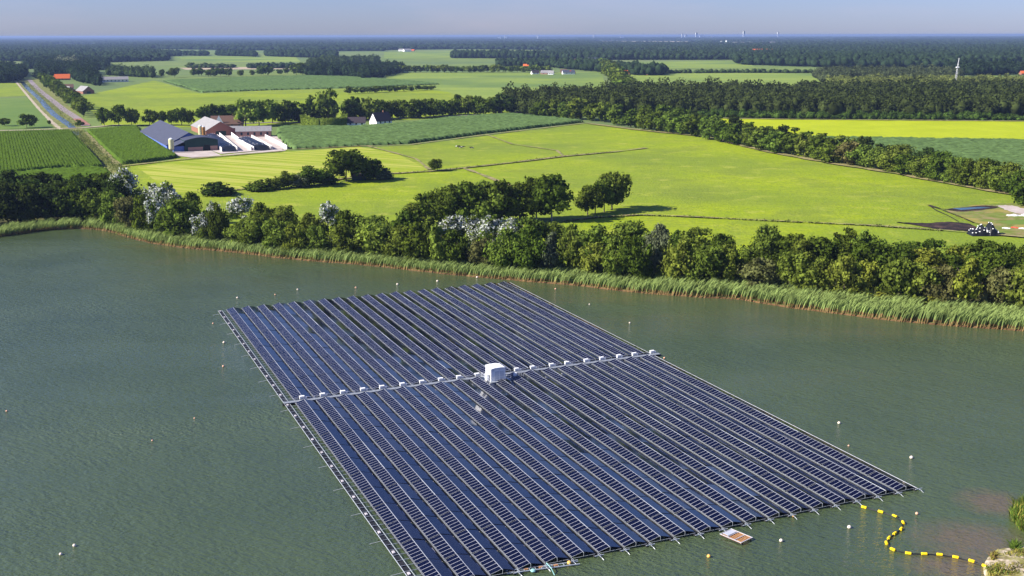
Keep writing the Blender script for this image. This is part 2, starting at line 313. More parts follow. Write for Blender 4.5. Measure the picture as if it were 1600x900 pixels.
ribbon('road', [(230,196),(330,196),(420,192),(480,193),(600,187),(790,178),(860,172)], 5, M['asphalt'])
ribbon('sandy_track', [(430,193),(520,191),(545,190)], 5, M['sandpath'])
ribbon('sandy_track', [(134,207),(150,225),(172,246),(186,259)], 3, M['dry'], jit=.4)
ribbon('sandy_track', [(186,261),(230,256),(275,251),(330,246),(440,237)], 3, M['dry'], jit=.4)
ribbon('sandy_track', [(440,235),(560,229),(640,227),(760,211),(915,193)], 2.2, M['dry'], jit=.5)
ribbon('sandy_track', [(575,229),(610,238),(650,249),(671,266)], 2, M['dry'], jit=.6)
ribbon('sandy_track', [(725,264),(745,271),(778,284),(800,292)], 2.5, M['dry'], jit=.5)
ribbon('ditch_edge', [(320,303),(430,291),(520,282),(600,273),(680,268),(735,262),(800,255),(880,245),(960,238),(1010,232)], 3, M['dry'], jit=.6)
ribbon('wheel_track', [(1452,323),(1462,330),(1480,338),(1496,347)], .5, M['burnt'], jit=.6)
ribbon('wheel_track', [(1470,329),(1500,340),(1520,349)], .5, M['burnt'], jit=.6)
ribbon('wheel_track', [(1450,322),(1470,328),(1490,330)], 1.2, M['burnt'], jit=.6)
ribbon('ditch_edge', [(760,211),(800,226),(870,236),(880,245)], 1.5, M['dry'], jit=.6)
ribbon('ditch_edge', [(880,347),(930,341),(1000,337),(1080,340),(1200,346),(1350,353),(1470,361),(1600,372),(1800,384)], 1.6, M['dry'], jit=.6)
ribbon('sandy_track', [(915,193),(1000,204),(1100,214),(1200,238),(1300,256),(1400,272),(1500,291),(1600,308),(1800,340)], 5, M['dry'], jit=.4)
ribbon('sandy_track', [(1080,184.5),(1230,187),(1600,190),(1900,194)], 5, M['dry'], jit=.4)

# maize: row canopies as height fields, uncountable plants
def inside(px, X, Y):
    r = np.zeros(X.shape, bool); n = len(px)
    for i in range(n):
        x0, y0 = px[i]; x1, y1 = px[(i+1) % n]
        if y0 == y1: continue
        c = ((y0 > Y) != (y1 > Y)) & (X < (x1-x0)*(Y-y0)/(y1-y0)+x0); r ^= c
    return r
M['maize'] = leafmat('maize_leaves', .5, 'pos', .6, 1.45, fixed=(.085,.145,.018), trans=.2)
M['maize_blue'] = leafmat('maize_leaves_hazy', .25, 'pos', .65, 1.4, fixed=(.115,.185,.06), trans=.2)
def crop(label, px, h, step, ang, m, row=.35):
    P = np.array([at(x, y).to_2d()[:] for x, y in px]); ca, sa = math.cos(rad(ang)), math.sin(rad(ang))
    U = P[:,0]*ca + P[:,1]*sa; V = -P[:,0]*sa + P[:,1]*ca
    su = step*1.3; nu = int((U.max()-U.min())/su)+2; nv = int((V.max()-V.min())/step)+2
    gu, gv = np.meshgrid(U.min()+np.arange(nu)*su, V.min()+np.arange(nv)*step, indexing='ij')
    gu = gu + rng.uniform(-.3, .3, gu.shape)*su; gv0 = gv; gv = gv + rng.uniform(-.12, .12, gv.shape)*step
    X = gu*ca - gv*sa; Y = gu*sa + gv*ca
    ins = inside([tuple(p) for p in P], X, Y)
    z = h*(1 - row*((np.arange(nv) % 2)[None, :])) + rng.normal(0, h*.10, X.shape)
    full = ins.copy(); full[1:-1,1:-1] = ins[1:-1,1:-1] & ins[:-2,1:-1] & ins[2:,1:-1] & ins[1:-1,:-2] & ins[1:-1,2:]
    full[0] = full[-1] = False; full[:,0] = full[:,-1] = False
    z = np.where(full, z, 0.03)
    idx = np.arange(nu*nv).reshape(nu, nv)
    q = np.stack([idx[:-1,:-1], idx[1:,:-1], idx[1:,1:], idx[:-1,1:]], -1).reshape(-1, 4)
    ok = (ins.reshape(-1)[q]).all(1); q = q[ok]
    used = np.unique(q); re = np.full(nu*nv, -1); re[used] = np.arange(len(used))
    vv = np.stack([X.reshape(-1), Y.reshape(-1), z.reshape(-1)+LAND], -1)[used]
    o = link(bpy.data.objects.new('maize_crop', npmesh('maize_crop', vv, quads=re[q], mats=[m])))
    return tag(o, label, 'maize field', kind='stuff')
A1, A2 = at(112, 205), at(162, 262); ang1 = math.degrees(math.atan2(A2.y-A1.y, A2.x-A1.x))
crop('dark green maize in straight rows left of the ditch', [(-300,211),(0,208.5),(112,205),(163,262),(100,262),(0,272),(-300,282)], 2.2, .85, ang1, M['maize'], .55)
crop('narrow dark maize strip directly behind the left shore trees', [(-300,287),(0,276),(100,267),(165,266),(180,276),(120,300),(0,310),(-300,320)], 2.2, .8, 5, M['maize'], .5)
crop('dark maize patch between ditch and long blue-grey barn', [(134,206),(215,198.5),(225,212),(278,247),(230,254),(188,258)], 2.3, .8, ang1, M['maize'], .4)
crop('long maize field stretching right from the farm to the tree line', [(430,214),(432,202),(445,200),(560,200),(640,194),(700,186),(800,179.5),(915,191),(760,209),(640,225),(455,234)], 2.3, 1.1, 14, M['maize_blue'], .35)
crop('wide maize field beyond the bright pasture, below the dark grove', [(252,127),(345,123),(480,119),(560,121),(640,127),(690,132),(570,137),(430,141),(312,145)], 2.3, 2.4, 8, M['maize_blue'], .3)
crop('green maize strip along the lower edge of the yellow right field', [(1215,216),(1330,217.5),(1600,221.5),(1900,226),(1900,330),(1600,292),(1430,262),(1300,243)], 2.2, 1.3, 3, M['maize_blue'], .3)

# ------------------------------------------------------------------ tree templates
def ico(sub):
    bm = bmesh.new(); bmesh.ops.create_icosphere(bm, subdivisions=sub, radius=1); v = np.array([x.co[:] for x in bm.verts]); f = np.array([[q.index for q in p.verts] for p in bm.faces]); bm.free(); return v, f
ICO1 = ico(1); ICO2 = ico(2)
def randdirs(n, up=0.15):
    d = rng.normal(size=(n, 3)); d[:, 2] += up; return d / np.linalg.norm(d, axis=1)[:, None]
def leaf_quads(P, N, size):
    n = len(P); N = N + rng.normal(0, .55, N.shape); N /= np.linalg.norm(N, axis=1)[:, None]
    A = np.cross(N, rng.normal(size=(n, 3))); A /= np.linalg.norm(A, axis=1)[:, None]; B = np.cross(N, A)
    s = size * rng.uniform(.6, 1.35, (n, 1)); A = A*s; B = B*s*.75
    V = np.stack([P-A, P-B*.9, P+A, P+B*1.1], 1).reshape(-1, 3); return V, np.arange(4*n).reshape(n, 4)
def crown(style, leaves, leaf, seed, silver=False):
    """crown of a tree 1 m tall and 1 m across, lobes of leaf clumps round a dense core; leaf size relative"""
    r_ = random.Random(seed); L = []
    z0 = {'full': .10, 'round': .21, 'tall': .16, 'bush': .0, 'poplar': .14}[style]
    nl = {'full': 24, 'round': 20, 'tall': 20, 'bush': 11, 'poplar': 15}[style]
    for i in range(nl):
        t = (i + r_.random()) / nl; z = z0 + (1 - z0) * t * .93
        if style in ('tall', 'poplar'): env = .5 * math.sin(math.pi * (t*.86 + .1)) ** .7 * (1 - .25*t)
        elif style == 'bush': env = .5 * math.sqrt(max(0, 1 - (t*.95)**2))
        else: env = .5 * math.sin(math.pi * (t*.78 + .14)) ** .6
        a = r_.random() * 6.283; rr = env * r_.uniform(.3, .95); rad_ = max(.085, env * r_.uniform(.26, .58))
        L.append((rr*math.cos(a), rr*math.sin(a), min(z + .02, 1 - rad_*.75), rad_))
    L.append((0, 0, z0 + (1-z0)*.5, .24 if style != 'bush' else .40))
    if style == 'bush': L += [(.3*math.cos(q), .3*math.sin(q), .28, .26) for q in (0, 1.26, 2.5, 3.77, 5.0)]
    vs = []; fs = []; nv = 0; tri = []
    for (x, y, z, r) in L:                                             # dense inner core
        n_ = rng.uniform(.72, 1.0, (len(ICO1[0]), 1)); c = ICO1[0]*n_*r*np.array([.74, .74, .6]) + np.array([x, y, z]); vs.append(c); tri.append(ICO1[1] + nv); nv += len(c)
    w_ = np.array([l[3]**2 for l in L]); w_ /= w_.sum(); which = rng.choice(len(L), leaves, p=w_)
    LA = np.array(L); D = randdirs(leaves, .25); k = rng.uniform(.62, 1.0, (leaves, 1)) + .5*rng.random((leaves, 1))**3
    P = LA[which, :3] + D * LA[which, 3:4] * k * np.array([1, 1, .8]); P[:, 2] = np.clip(P[:, 2], z0*.6 + .01, 1.02)
    lv, lq = leaf_quads(P, D, leaf); lq = lq + nv; vs.append(lv); tris = np.concatenate(tri)
    mats = [M['leaf'], M['silver']]; mi = None
    mq = np.zeros(leaves, int)
    if silver:
        # wind shows the pale undersides on whole boughs of a white poplar
        pale = np.array([(l[2] > .42 or r_.random() < .35) and r_.random() < .85 for l in L]); mq = (pale[which] & (rng.random(leaves) < .66)).astype(int)
    mi = np.concatenate([mq, np.zeros(len(tris), int)])
    return npmesh('crown', np.concatenate(vs), quads=lq, tris=tris, mats=mats, mi=mi)
def trunk(seed, forks, m, top=.72):
    r_ = random.Random(seed); mb = MB(); b = Vector((0, 0, -.03)); mid = Vector((r_.uniform(-.02, .02), r_.uniform(-.02, .02), .38)); tp = Vector((r_.uniform(-.05, .05), r_.uniform(-.05, .05), top))
    mb.tube([b, Vector((0, 0, .1)), mid, tp], .03, 7, .009)
    for i in range(forks):
        a = i*6.283/forks + r_.uniform(-.4, .4); s = b.lerp(mid, .85) + Vector((0, 0, r_.uniform(0, .12))); e = Vector((.32*math.cos(a), .32*math.sin(a), r_.uniform(.55, .8)))
        mb.tube([s, s.lerp(e, .5) + Vector((0, 0, .03)), e], .013, 5, .004)
    return mb.mesh('trunk', m)
T = {}
def tpl(style, lod, k, leaves, leaf, silver=False):
    T[(style, lod)] = [crown(style, leaves, leaf, 100*i + hash_(style) + lod, silver and True) for i in range(k)]
def hash_(s): return sum(ord(c) for c in s)
tpl('full', 0, 6, 2300, .040); tpl('round', 0, 5, 2300, .040); tpl('tall', 0, 4, 2000, .038); tpl('bush', 0, 4, 1000, .062)
T[('silver', 0)] = [crown('tall' if i % 2 else 'full', 2600, .032, 900+i, True) for i in range(4)]
tpl('full', 1, 4, 900, .055); tpl('round', 1, 5, 900, .055); tpl('tall', 1, 3, 800, .05); tpl('bush', 1, 3, 500, .08); tpl('poplar', 1, 3, 700, .05)
tpl('full', 2, 3, 320, .10); tpl('round', 2, 4, 320, .10); tpl('bush', 2, 2, 240, .13)
TR = [trunk(i, 4, M['bark']) for i in range(4)]; TRP = [trunk(20+i, 3, M['palebark']) for i in range(2)]
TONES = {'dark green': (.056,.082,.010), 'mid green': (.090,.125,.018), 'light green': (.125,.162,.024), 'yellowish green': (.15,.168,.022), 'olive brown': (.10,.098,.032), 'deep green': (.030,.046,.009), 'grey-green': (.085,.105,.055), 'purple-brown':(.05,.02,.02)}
TREES = 0
def tree(x, yb, yt, wpx, style='full', tone='mid green', name=None):
    global TREES; TREES += 1
    p = at(x, yb); s = scale_at(x, yb); h = (yb - yt)/s*1.03; wd = wpx/s*1.18
    lod = 0 if s > 2.9 else (1 if s > 1.35 else 2)
    key = (style, lod)
    while key not in T:
        if key[1] == 0: key = ('full' if style != 'poplar' else 'poplar', 1)
        elif style == 'silver' and key[1] >= 1: key = ('silver', 0)
        else: key = ({'tall': 'full', 'poplar': 'full'}.get(key[0], 'full'), key[1])
        if key == ('poplar', 0): key = ('poplar', 1)
    name = name or ('bush' if style == 'bush' else 'poplar_tree' if style in ('silver', 'poplar') else 'broadleaf_tree')
    root = empty(name, p, random.uniform(0, 6.283)); i = random.randrange(100)
    c = bpy.data.objects.new('crown', T[key][i % len(T[key])]); c.scale = (wd*random.uniform(.93, 1.07), wd*random.uniform(.93, 1.07), h)
    col = TONES[tone]; q = random.uniform(.85, 1.18); c.color = (col[0]*q*random.uniform(.9, 1.12), col[1]*q, col[2]*q, 1); link(c, root)
    if style != 'bush':
        t = bpy.data.objects.new('trunk', (TRP[i % 2] if style in ('silver',) or i % 5 == 0 else TR[i % 4])); t.scale = (min(wd, h*.9)*1.0, min(wd, h*.9)*1.0, h); link(t, root)
    root['_x'] = x; root['_t'] = (f'{tone} ' if style != 'silver' else 'white-leaved silvery ')
    return root
ORD = ['', 'first', 'second', 'third', 'fourth', 'fifth', 'sixth', 'seventh', 'eighth', 'ninth', 'tenth', 'eleventh', 'twelfth', 'thirteenth', 'fourteenth', 'fifteenth', 'sixteenth', 'seventeenth', 'eighteenth', 'nineteenth', 'twentieth', 'twenty-first', 'twenty-second', 'twenty-third', 'twenty-fourth', 'twenty-fifth']
def name_row(ts, where, group, marks, noun='tree', cat='tree'):
    """label every tree of a row by its look and by counting from the nearest landmark in the row"""
    ts = sorted(ts, key=lambda t: t['_x'])
    for t in ts:
        best = None
        for mx_, mn in marks:
            side = 'right' if t['_x'] > mx_ else 'left'
            k = sum(1 for u in ts if (mx_ < u['_x'] <= t['_x'] if side == 'right' else t['_x'] <= u['_x'] <= mx_))
            if best is None or k < best[0]: best = (k, side, mn)
        k, side, mn = best
        tag(t, f"{t['_t']}{noun}{',' if where[0] == '!' else ''} {where.lstrip('!')}, {ORD[min(k, 25)]} {side} of {mn}", cat, group)
    for t in ts:
        if t['_t'].startswith('white'): SILV.append((t['_x'], t))
    for t in ts: del t['_x']; del t['_t']
SILV = []
def polyy(pl, x):
    for (x0, y0), (x1, y1) in zip(pl, pl[1:]):
        if x0 <= x <= x1: return y0 + (y1-y0)*(x-x0)/(x1-x0)
    return pl[-1][1] if x > pl[-1][0] else pl[0][1]
def sy(x): return polyy(SHORE, x)

# --- lakeside belt, back row then front row
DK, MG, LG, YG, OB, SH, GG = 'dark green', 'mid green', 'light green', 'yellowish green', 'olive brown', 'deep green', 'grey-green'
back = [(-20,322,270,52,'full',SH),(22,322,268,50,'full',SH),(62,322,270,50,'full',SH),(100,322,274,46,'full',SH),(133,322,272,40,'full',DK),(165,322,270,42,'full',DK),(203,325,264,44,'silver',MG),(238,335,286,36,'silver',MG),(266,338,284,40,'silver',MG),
  (298,345,302,34,'full',DK),(332,350,315,24,'silver',MG),(378,352,308,42,'silver',MG),(413,358,318,34,'full',DK),(446,362,322,40,'full',MG),(486,372,334,34,'full',MG),(513,368,316,40,'silver',MG),(545,378,328,36,'full',DK),(590,382,338,50,'full',MG),
  (637,385,330,44,'full',DK),(672,388,338,40,'tall',MG),(706,385,338,46,'silver',MG),(738,384,337,44,'silver',MG),(770,388,337,48,'silver',MG),(798,388,340,38,'silver',MG),(828,392,340,42,'full',MG),(866,392,348,36,'full',MG),(896,396,350,36,'tall',LG),(930,400,352,44,'full',MG),
  (992,400,346,50,'full',MG),(1028,408,352,36,'full',GG),(1056,410,360,32,'tall',MG),(1092,412,358,54,'full',MG),(1130,418,366,36,'full',DK),(1184,425,372,44,'full',MG),(1216,428,376,44,'full',DK),(1248,428,374,44,'full',MG),
  (1292,426,372,46,'full',DK),(1322,412,356,46,'tall',DK),(1348,418,360,40,'tall',MG),(1382,430,376,48,'full',MG),(1420,432,378,46,'full',MG),(1456,434,376,46,'full',DK),(1496,438,386,46,'full',YG),(1530,436,376,52,'full',DK),(1568,438,382,44,'full',DK),(1604,440,383,48,'full',DK),(1645,446,384,50,'full',DK),(1690,450,388,50,'full',MG)]
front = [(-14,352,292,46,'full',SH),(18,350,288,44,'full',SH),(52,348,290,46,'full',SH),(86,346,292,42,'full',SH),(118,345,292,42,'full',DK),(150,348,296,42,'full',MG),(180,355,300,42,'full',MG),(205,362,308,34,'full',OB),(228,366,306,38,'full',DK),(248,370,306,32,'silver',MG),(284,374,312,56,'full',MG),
  (318,380,334,30,'silver',MG),(340,382,318,32,'tall',DK),(378,384,348,34,'full',LG),(400,388,336,44,'full',MG),(432,393,342,36,'full',LG),(462,396,352,34,'full',YG),(492,398,354,30,'full',MG),(540,400,350,48,'full',MG),(588,404,346,52,'full',LG),(622,408,352,40,'full',MG),
  (655,412,350,42,'full',DK),(682,416,350,36,'tall',LG),(712,416,360,42,'full',DK),(752,420,372,38,'full',OB),(790,424,360,44,'full',MG),(826,428,356,44,'full',DK),(862,428,362,38,'tall',GG),(892,430,360,36,'tall',LG),(930,434,380,40,'full',LG),(964,438,372,40,'full',MG),
  (992,442,372,42,'full',DK),(1022,438,386,26,'tall',GG),(1062,444,376,44,'full',LG),(1100,448,382,50,'full',MG),(1138,448,384,40,'full',MG),(1190,454,404,46,'full',OB),(1232,458,396,52,'full',MG),(1276,462,404,50,'full',MG),(1318,468,400,54,'full',LG),(1356,470,410,44,'full',YG),
  (1396,474,402,48,'full',MG),(1436,478,412,46,'full',LG),(1470,480,416,44,'full',OB),(1512,482,402,60,'tall',YG),(1556,486,418,48,'full',OB),(1596,488,414,52,'full',LG),(1640,492,420,50,'full',MG),(1690,496,420,52,'full',LG)]
mk_b = [(-60, "the photo's left edge"), (290, 'the three leftmost silver poplars'), (430, 'the round silver poplar'), (560, 'the tall lone silver poplar'), (815, 'the long silver poplar clump'), (1158, "the belt's open gap"), (1335, 'the tall dark pair'), (1800, "the photo's right edge")]
name_row([tree(*a) for a in back], '!lakeside belt back row', 'trees of the lakeside belt', mk_b)
name_row([tree(*a) for a in front], '!lakeside belt front row', 'trees of the lakeside belt', mk_b)
mid = []
for x in list(range(1195, 1690, 41)): mid.append((x + random.uniform(-8, 8), sy(x) - 62 + random.uniform(-4, 4) + (x-1200)*.012, sy(x) - 118 + random.uniform(-8, 5) + (x-1200)*.02, random.uniform(40, 56), 'full', random.choice([MG, LG, DK, DK, YG])))
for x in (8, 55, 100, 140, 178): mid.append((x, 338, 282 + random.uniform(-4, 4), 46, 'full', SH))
name_row([tree(*a) for a in mid], '!lakeside belt middle row', 'trees of the lakeside belt', mk_b)
shrubs = []
x = 215
while x < 1690:
    shrubs.append((x, sy(x) - 21 - (4 if x > 1150 else 0) + random.uniform(-3, 2), sy(x) - 38 - random.uniform(0, 11), random.uniform(18, 34), 'bush', random.choice([MG, LG, YG, LG, OB, YG, GG]))); x += random.uniform(16, 34) + (18 if 1000 < x < 1040 else 0)
name_row([tree(*a) for a in shrubs], '!foot of lakeside belt', 'bushes behind the reeds', mk_b, 'bush', 'bush')

SILV.sort(key=lambda q: q[0])
for i, (x_, t) in enumerate(SILV):
    k = i+1 if i < len(SILV)/2 else len(SILV)-i
    t['label'] = f"white-leaved silvery poplar behind the reeds, {ORD[k]} silvery tree from the {'left' if i < len(SILV)/2 else 'right'}"
# --- grove and pair of tree groups in the pasture
grove = [(650,352,318,48,'full',MG),(672,350,302,48,'full',DK),(702,350,290,52,'full',DK),(730,350,286,52,'full',DK),(757,349,286,52,'full',MG),(785,348,283,54,'full',DK),(812,346,288,48,'full',DK),(838,344,280,44,'round',DK),(862,345,275,56,'round',DK)]
name_row([tree(*a) for a in grove], 'in the pasture grove', 'trees of the grove in the pasture', [(640, "the grove's left end"), (890, "the grove's open right end")])
g2 = [(918,336,292,30,'round',DK),(930,334,287,28,'round',DK),(944,331.5,280,32,'round',MG),(956,328,270,44,'round',MG)]
name_row([tree(*a) for a in g2], 'in the small pasture row', 'four trees standing free on the pasture', [(905, "that row's left end"), (985, "that row's right end")])
hd = [(341,305,284,42,'bush',SH),(404,298,281,38,'bush',DK),(428,296,276,26,'bush',MG),(448,294,268,26,'full',MG),(468,293,272,26,'bush',GG),(487,291,260,42,'full',DK),(512,288,270,30,'bush',DK),(541,284,236,54,'round',DK),(569,276,248,26,'full',DK),(584,281,250,30,'full',DK),(597,280,262,28,'bush',GG)]
ts = [tree(*a) for a in hd]; name_row(ts, 'on the pasture ditch', 'bushes and trees on the pasture ditch', [(320, "the ditch row's left end"), (525, 'the hut tree'), (610, "the ditch row's right end")], 'plant')
t = tree(680,268,249,16,'round',DK); tag(t, 'lone round tree standing by itself where pasture ditches meet', 'tree'); del t['_x'], t['_t']
for x, n_ in ((1499/1.0, 0),):
    pass
for (x, yb, lab) in ((1262/1.0, 347, 0),): pass
# --- road row beside the canal
rr = []
for i in range(22):
    t_ = i/21; x = 66 + 66*t_**1.0 + random.uniform(-2, 2); yb = 131 + 52*t_**1.15; h_ = 14 + 10*t_
    rr.append((x, yb, yb - h_ - random.uniform(0, 3), 13 + 9*t_, 'round', random.choice([DK, DK, MG])))
name_row([tree(*a) for a in rr], 'in the canal road row', 'trees lining the canal road', [(66, 'the far end'), (133, 'the crossroads')])
m1 = [(163,197,169,22,'round',DK),(186,197,165,24,'round',DK),(206,197,169,20,'round',DK),(234,196,171,22,'round',DK),(252,196,174,18,'round',DK),(268,196,173,14,'round',DK),(284,196,169,24,'round',DK),(299,196,173,13,'round',DK),(318,192,168,24,'round',DK),(330,190,163,20,'round',DK),(346,189,165,22,'round',DK),(362,189,164,20,'round',DK),(124,196,187,10,'bush',DK),
      (384,198,155,34,'round',LG),(405,196,158,30,'round',MG),(426,193,157,30,'round',MG),(446,192,158,28,'full',DK),(466,191,160,26,'full',DK),(487,190,149,22,'tall',DK),(513,190,141,30,'full',MG),(497,190,170,16,'full',DK)]
name_row([tree(*a) for a in m1], 'on the cross road', 'trees along the cross road', [(145, 'the canal crossroads'), (310, 'the light grey barn'), (370, 'the dark-tiled farmhouse'), (535, 'the gap by the hedge')])
m2 = []
x = 545
while x < 800:
    yb = 188 - (x-545)*.045; m2.append((x, yb + random.uniform(-1, 2), yb - random.uniform(26, 36) + (4 if x > 690 else 0), random.uniform(20, 28), 'full', random.choice([DK, DK, MG, SH]))); x += random.uniform(10, 15)
m2.append((586, 178, 166, 16, 'full', YG))
name_row([tree(*a) for a in m2], '!wood behind white house', 'trees behind the white-gabled house', [(535, 'the gap by the hedge'), (800, "the maize's far corner")])
nr = [(545+i*10.8, 147 - i*.55 + random.uniform(-.5, .5), 136.5 - i*.25 + random.uniform(-1.5, 1), 9 + random.uniform(-2, 3) + i*.25, 'round', DK) for i in range(13)]
name_row([tree(*a) for a in nr], 'in the short young row', 'young trees in a row across the bright grass', [(540, "that row's left end"), (690, "that row's right end")])
# --- diagonal tree line, right
dg = []; DL = [(868,187),(930,192),(1000,204),(1060,212),(1100,219),(1150,230),(1200,240),(1300,257),(1400,273),(1500,292),(1600,310),(1750,340)]
x = 845
while x < 1690:
    yb = polyy(DL, x) - 3; k = (x-850)/750; dg.append((x, yb + random.uniform(-1, 1), yb - 29 - 9*k + random.uniform(-5, 4), random.uniform(24, 31) + 11*k, 'full', random.choice([DK, MG, MG, LG, DK, OB] if x > 1050 else [DK, MG, MG]))); x += 18 + 6*k + random.uniform(-2, 3)
name_row([tree(*a) for a in dg], 'in the diagonal tree line', 'trees of the diagonal line', [(845, 'its far end'), (1110, "the yellow field's corner"), (1330, 'the green strip corner'), (1800, "the photo's right edge")])
dg2 = []; x = 1010
while x < 1690:
    yb = polyy(DL, x) - 13; k = (x-850)/750; dg2.append((x, yb, yb - 26 - 9*k + random.uniform(-6, 3), random.uniform(24, 32) + 10*k, 'full', random.choice([DK, MG, SH, DK]))); x += 24 + 10*k
name_row([tree(*a) for a in dg2], 'rear in the diagonal line', 'trees of the diagonal line', [(980, 'its far end'), (1110, "the yellow field's corner"), (1330, 'the green strip corner'), (1800, "the photo's right edge")])
t = tree(1607, 322, 268, 46, 'full', DK); tag(t, 'big dark tree cut off by the right edge beside the sandy lot', 'tree'); del t['_x'], t['_t']
# --- avenue crossing the far meadow
av = [(944 + i*2.6 + random.uniform(-1.5, 1.5), 107 + i*3.5, 107 + i*3.5 - 15 - i*.8, 17 + i*1.0, 'round', random.choice([DK, MG])) for i in range(13)] + [(956 + i*2.9, 111 + i*4.6, 111 + i*4.6 - 15 - i*.8, 18 + i, 'round', DK) for i in range(9)]
name_row([tree(*a) for a in av], 'in the far avenue', 'trees of the far avenue', [(938, "the avenue's far end"), (985, "the avenue's near end")])
# --- single trees on far meadows
fr = [(253,120,109,8),(264,118,111,6),(273,121,107,13),(303,119,107,10),(311,119,106,12),(326,120,109,12),(336,120,107,12),(345,119,107,12),(357,119,107,12),(376,119,110,9),(394,118,110,8),(408,118,103,14),(419,118,103,13),(437,117,109,8),(447,116,106,8),(463,117,100,16),(473,117,99,18),(444,86,80,7),(298,105,98,9)]
name_row([tree(*a[:4], 'round', DK) for a in fr], 'on the far left meadow', 'scattered trees on the far meadow', [(248, "that row's left end"), (365, 'the gap halfway'), (480, 'the dark grove')])
fl = [(8,197,185,19),(42,200,178,24),(8,108,98,14),(18,108,97,10),(77,195,188,6),(1368,128,119,8),(1595,128,120,10)]
for a, lab in zip(fl, ['small dark tree on the deep green field at the left edge', 'big round dark tree alone on the deep green left field', 'dark tree at far left, leftmost of two beyond the bright field', 'dark tree at far left, right one of two beyond the bright field', 'tiny bush beside the canal path', 'round bush right of the young wood', 'bush at right edge on the pale meadow']):
    t = tree(*a, 'round', DK); tag(t, lab, 'tree'); del t['_x'], t['_t']
ar = []; x = 628
while x < 860: ar.append((x, 113.5 + random.uniform(-.4, .4), 102.5 + random.uniform(-1, 1.5), 11, 'round', random.choice([DK, MG, MG]))); x += 9.5
name_row([tree(*a) for a in ar], 'in the long far row', 'trees of the long far row', [(622, 'the dark grove'), (865, 'the far farmstead')])

# ------------------------------------------------------------------ forests as masses
CLEAR = [[(935,64),(1085,64.3),(1112,66.3),(1045,69.3),(920,67.5)], [(90,69.5),(150,69.3),(150,73),(80,73)], [(150,83),(185,83.5),(180,87),(140,87)], [(300,70),(360,70),(370,73),(290,73)], [(10,80),(60,80),(60,84),(0,84)], [(660,70),(760,70),(770,73),(650,73)], [(520,66.5),(600,66.5),(600,68.8),(500,68.8)], [(1250,66),(1380,66),(1390,68),(1240,68)], [(1450,72),(1560,72),(1570,75),(1440,75)], [(1120,68),(1220,68),(1225,70.5),(1110,70.5)], [(200,64),(330,64),(330,65.6),(190,65.6)], [(760,65),(860,65),(860,67),(750,67)], [(990,82),(1050,82),(1050,85),(985,85)], [(1290,84),(1340,84),(1345,88),(1290,88)]]
for px in CLEAR[1:]: field('far_clearing', px, M['soft'] if len(px) else None)
def forest(label, px, hgt, tone, mid=False, sp=None, hvar=.22, wmul=1.45):
    P = np.array([at(x, y).to_2d()[:] for x, y in px]); cx = P.mean(0); Zm = float(np.median(P[:, 1]))
    s = sp or max(8.0, Zm*.0042)
    gx, gy = np.meshgrid(np.arange(P[:,0].min(), P[:,0].max(), s), np.arange(P[:,1].min(), P[:,1].max(), s))
    gx = gx + rng.uniform(-.45, .45, gx.shape)*s; gy = gy + rng.uniform(-.45, .45, gy.shape)*s
    m_ = inside([tuple(p) for p in P], gx, gy); m_ &= np.abs(gx) < .50*gy + 60
    for cl in CLEAR: m_ &= ~inside([tuple(at(x, y).to_2d()) for x, y in cl], gx, gy)
    X = gx[m_]; Y = gy[m_]; n = len(X)
    if n == 0: return
    H = hgt*(1 + rng.normal(0, hvar, n)).clip(.5, 1.6); W = s*wmul*rng.uniform(.75, 1.15, n)*.5
    bv, bf = (ICO1 if Zm < 2200 else ico(1) if Zm < 3500 else ICO0)
    NV = len(bv); rot = rng.uniform(0, 6.28, n); ca, sa = np.cos(rot), np.sin(rot)
    jit = rng.uniform(.78, 1.15, (n, NV, 1)); V = bv[None]*jit
    x = V[..., 0]*ca[:, None] - V[..., 1]*sa[:, None]; y = V[..., 0]*sa[:, None] + V[..., 1]*ca[:, None]
    zz = (V[..., 2]*.5 + .5); W0 = W; W = W*(.84 if mid else 1); zz = zz*(.9 if mid else 1)
    verts = np.stack([X[:, None] + x*W[:, None], Y[:, None] + y*W[:, None], LAND + zz*H[:, None]], -1).reshape(-1, 3)
    tris = (bf[None] + (np.arange(n)*NV)[:, None, None]).reshape(-1, 3); quads = None
    W = W0
    if mid:                                                            # leaf clumps on the nearer forests
        L = 70; D = randdirs(n*L, .8); own = np.repeat(np.arange(n), L)
        base = np.stack([X[own], Y[own], LAND + H[own]*.55], -1)
        Pq = base + D*np.stack([W[own], W[own], H[own]*.48], -1)*rng.uniform(.85, 1.15, (n*L, 1))
        lv, lq = leaf_quads(Pq, D, s*.12); quads = lq + len(verts); verts = np.concatenate([verts, lv])
    o = link(bpy.data.objects.new('forest', npmesh('forest', verts, quads=quads, tris=tris, mats=[M['forest']]))); c = TONES[tone] if isinstance(tone, str) else tone; o.color = (*c, 1)
    return tag(o, label, 'forest', kind='stuff')
ICO0 = (lambda: (lambda bm: (bmesh.ops.create_icosphere(bm, subdivisions=1, radius=1), (np.array([x.co[:] for x in bm.verts]), np.array([[q.index for q in p.verts] for p in bm.faces])))[1])(bmesh.new()))()
FD = (.022,.038,.015); FM = (.045,.068,.02); FL = (.13,.15,.035)
forest('dark broad wood behind the yellow right field', [(790,175),(850,183),(1090,181),(1230,185),(1600,187),(1900,190),(1900,148),(1400,149),(1100,152),(1000,152),(950,156),(790,164)], 14.5, (.042,.055,.014), True, 9)
forest('bright low thicket edge along the yellow field', [(1085,183),(1230,186.5),(1600,189),(1900,193),(1900,191),(1600,187),(1230,184.5),(1085,181)], 4.5, (.05,.085,.014), True, 4.5, .4)
forest('lighter young wood round the lattice mast', [(1312,140),(1345,152),(1450,152),(1900,150),(1900,134),(1540,131),(1480,129),(1400,129),(1290,131)], 9, FL, True, 8)
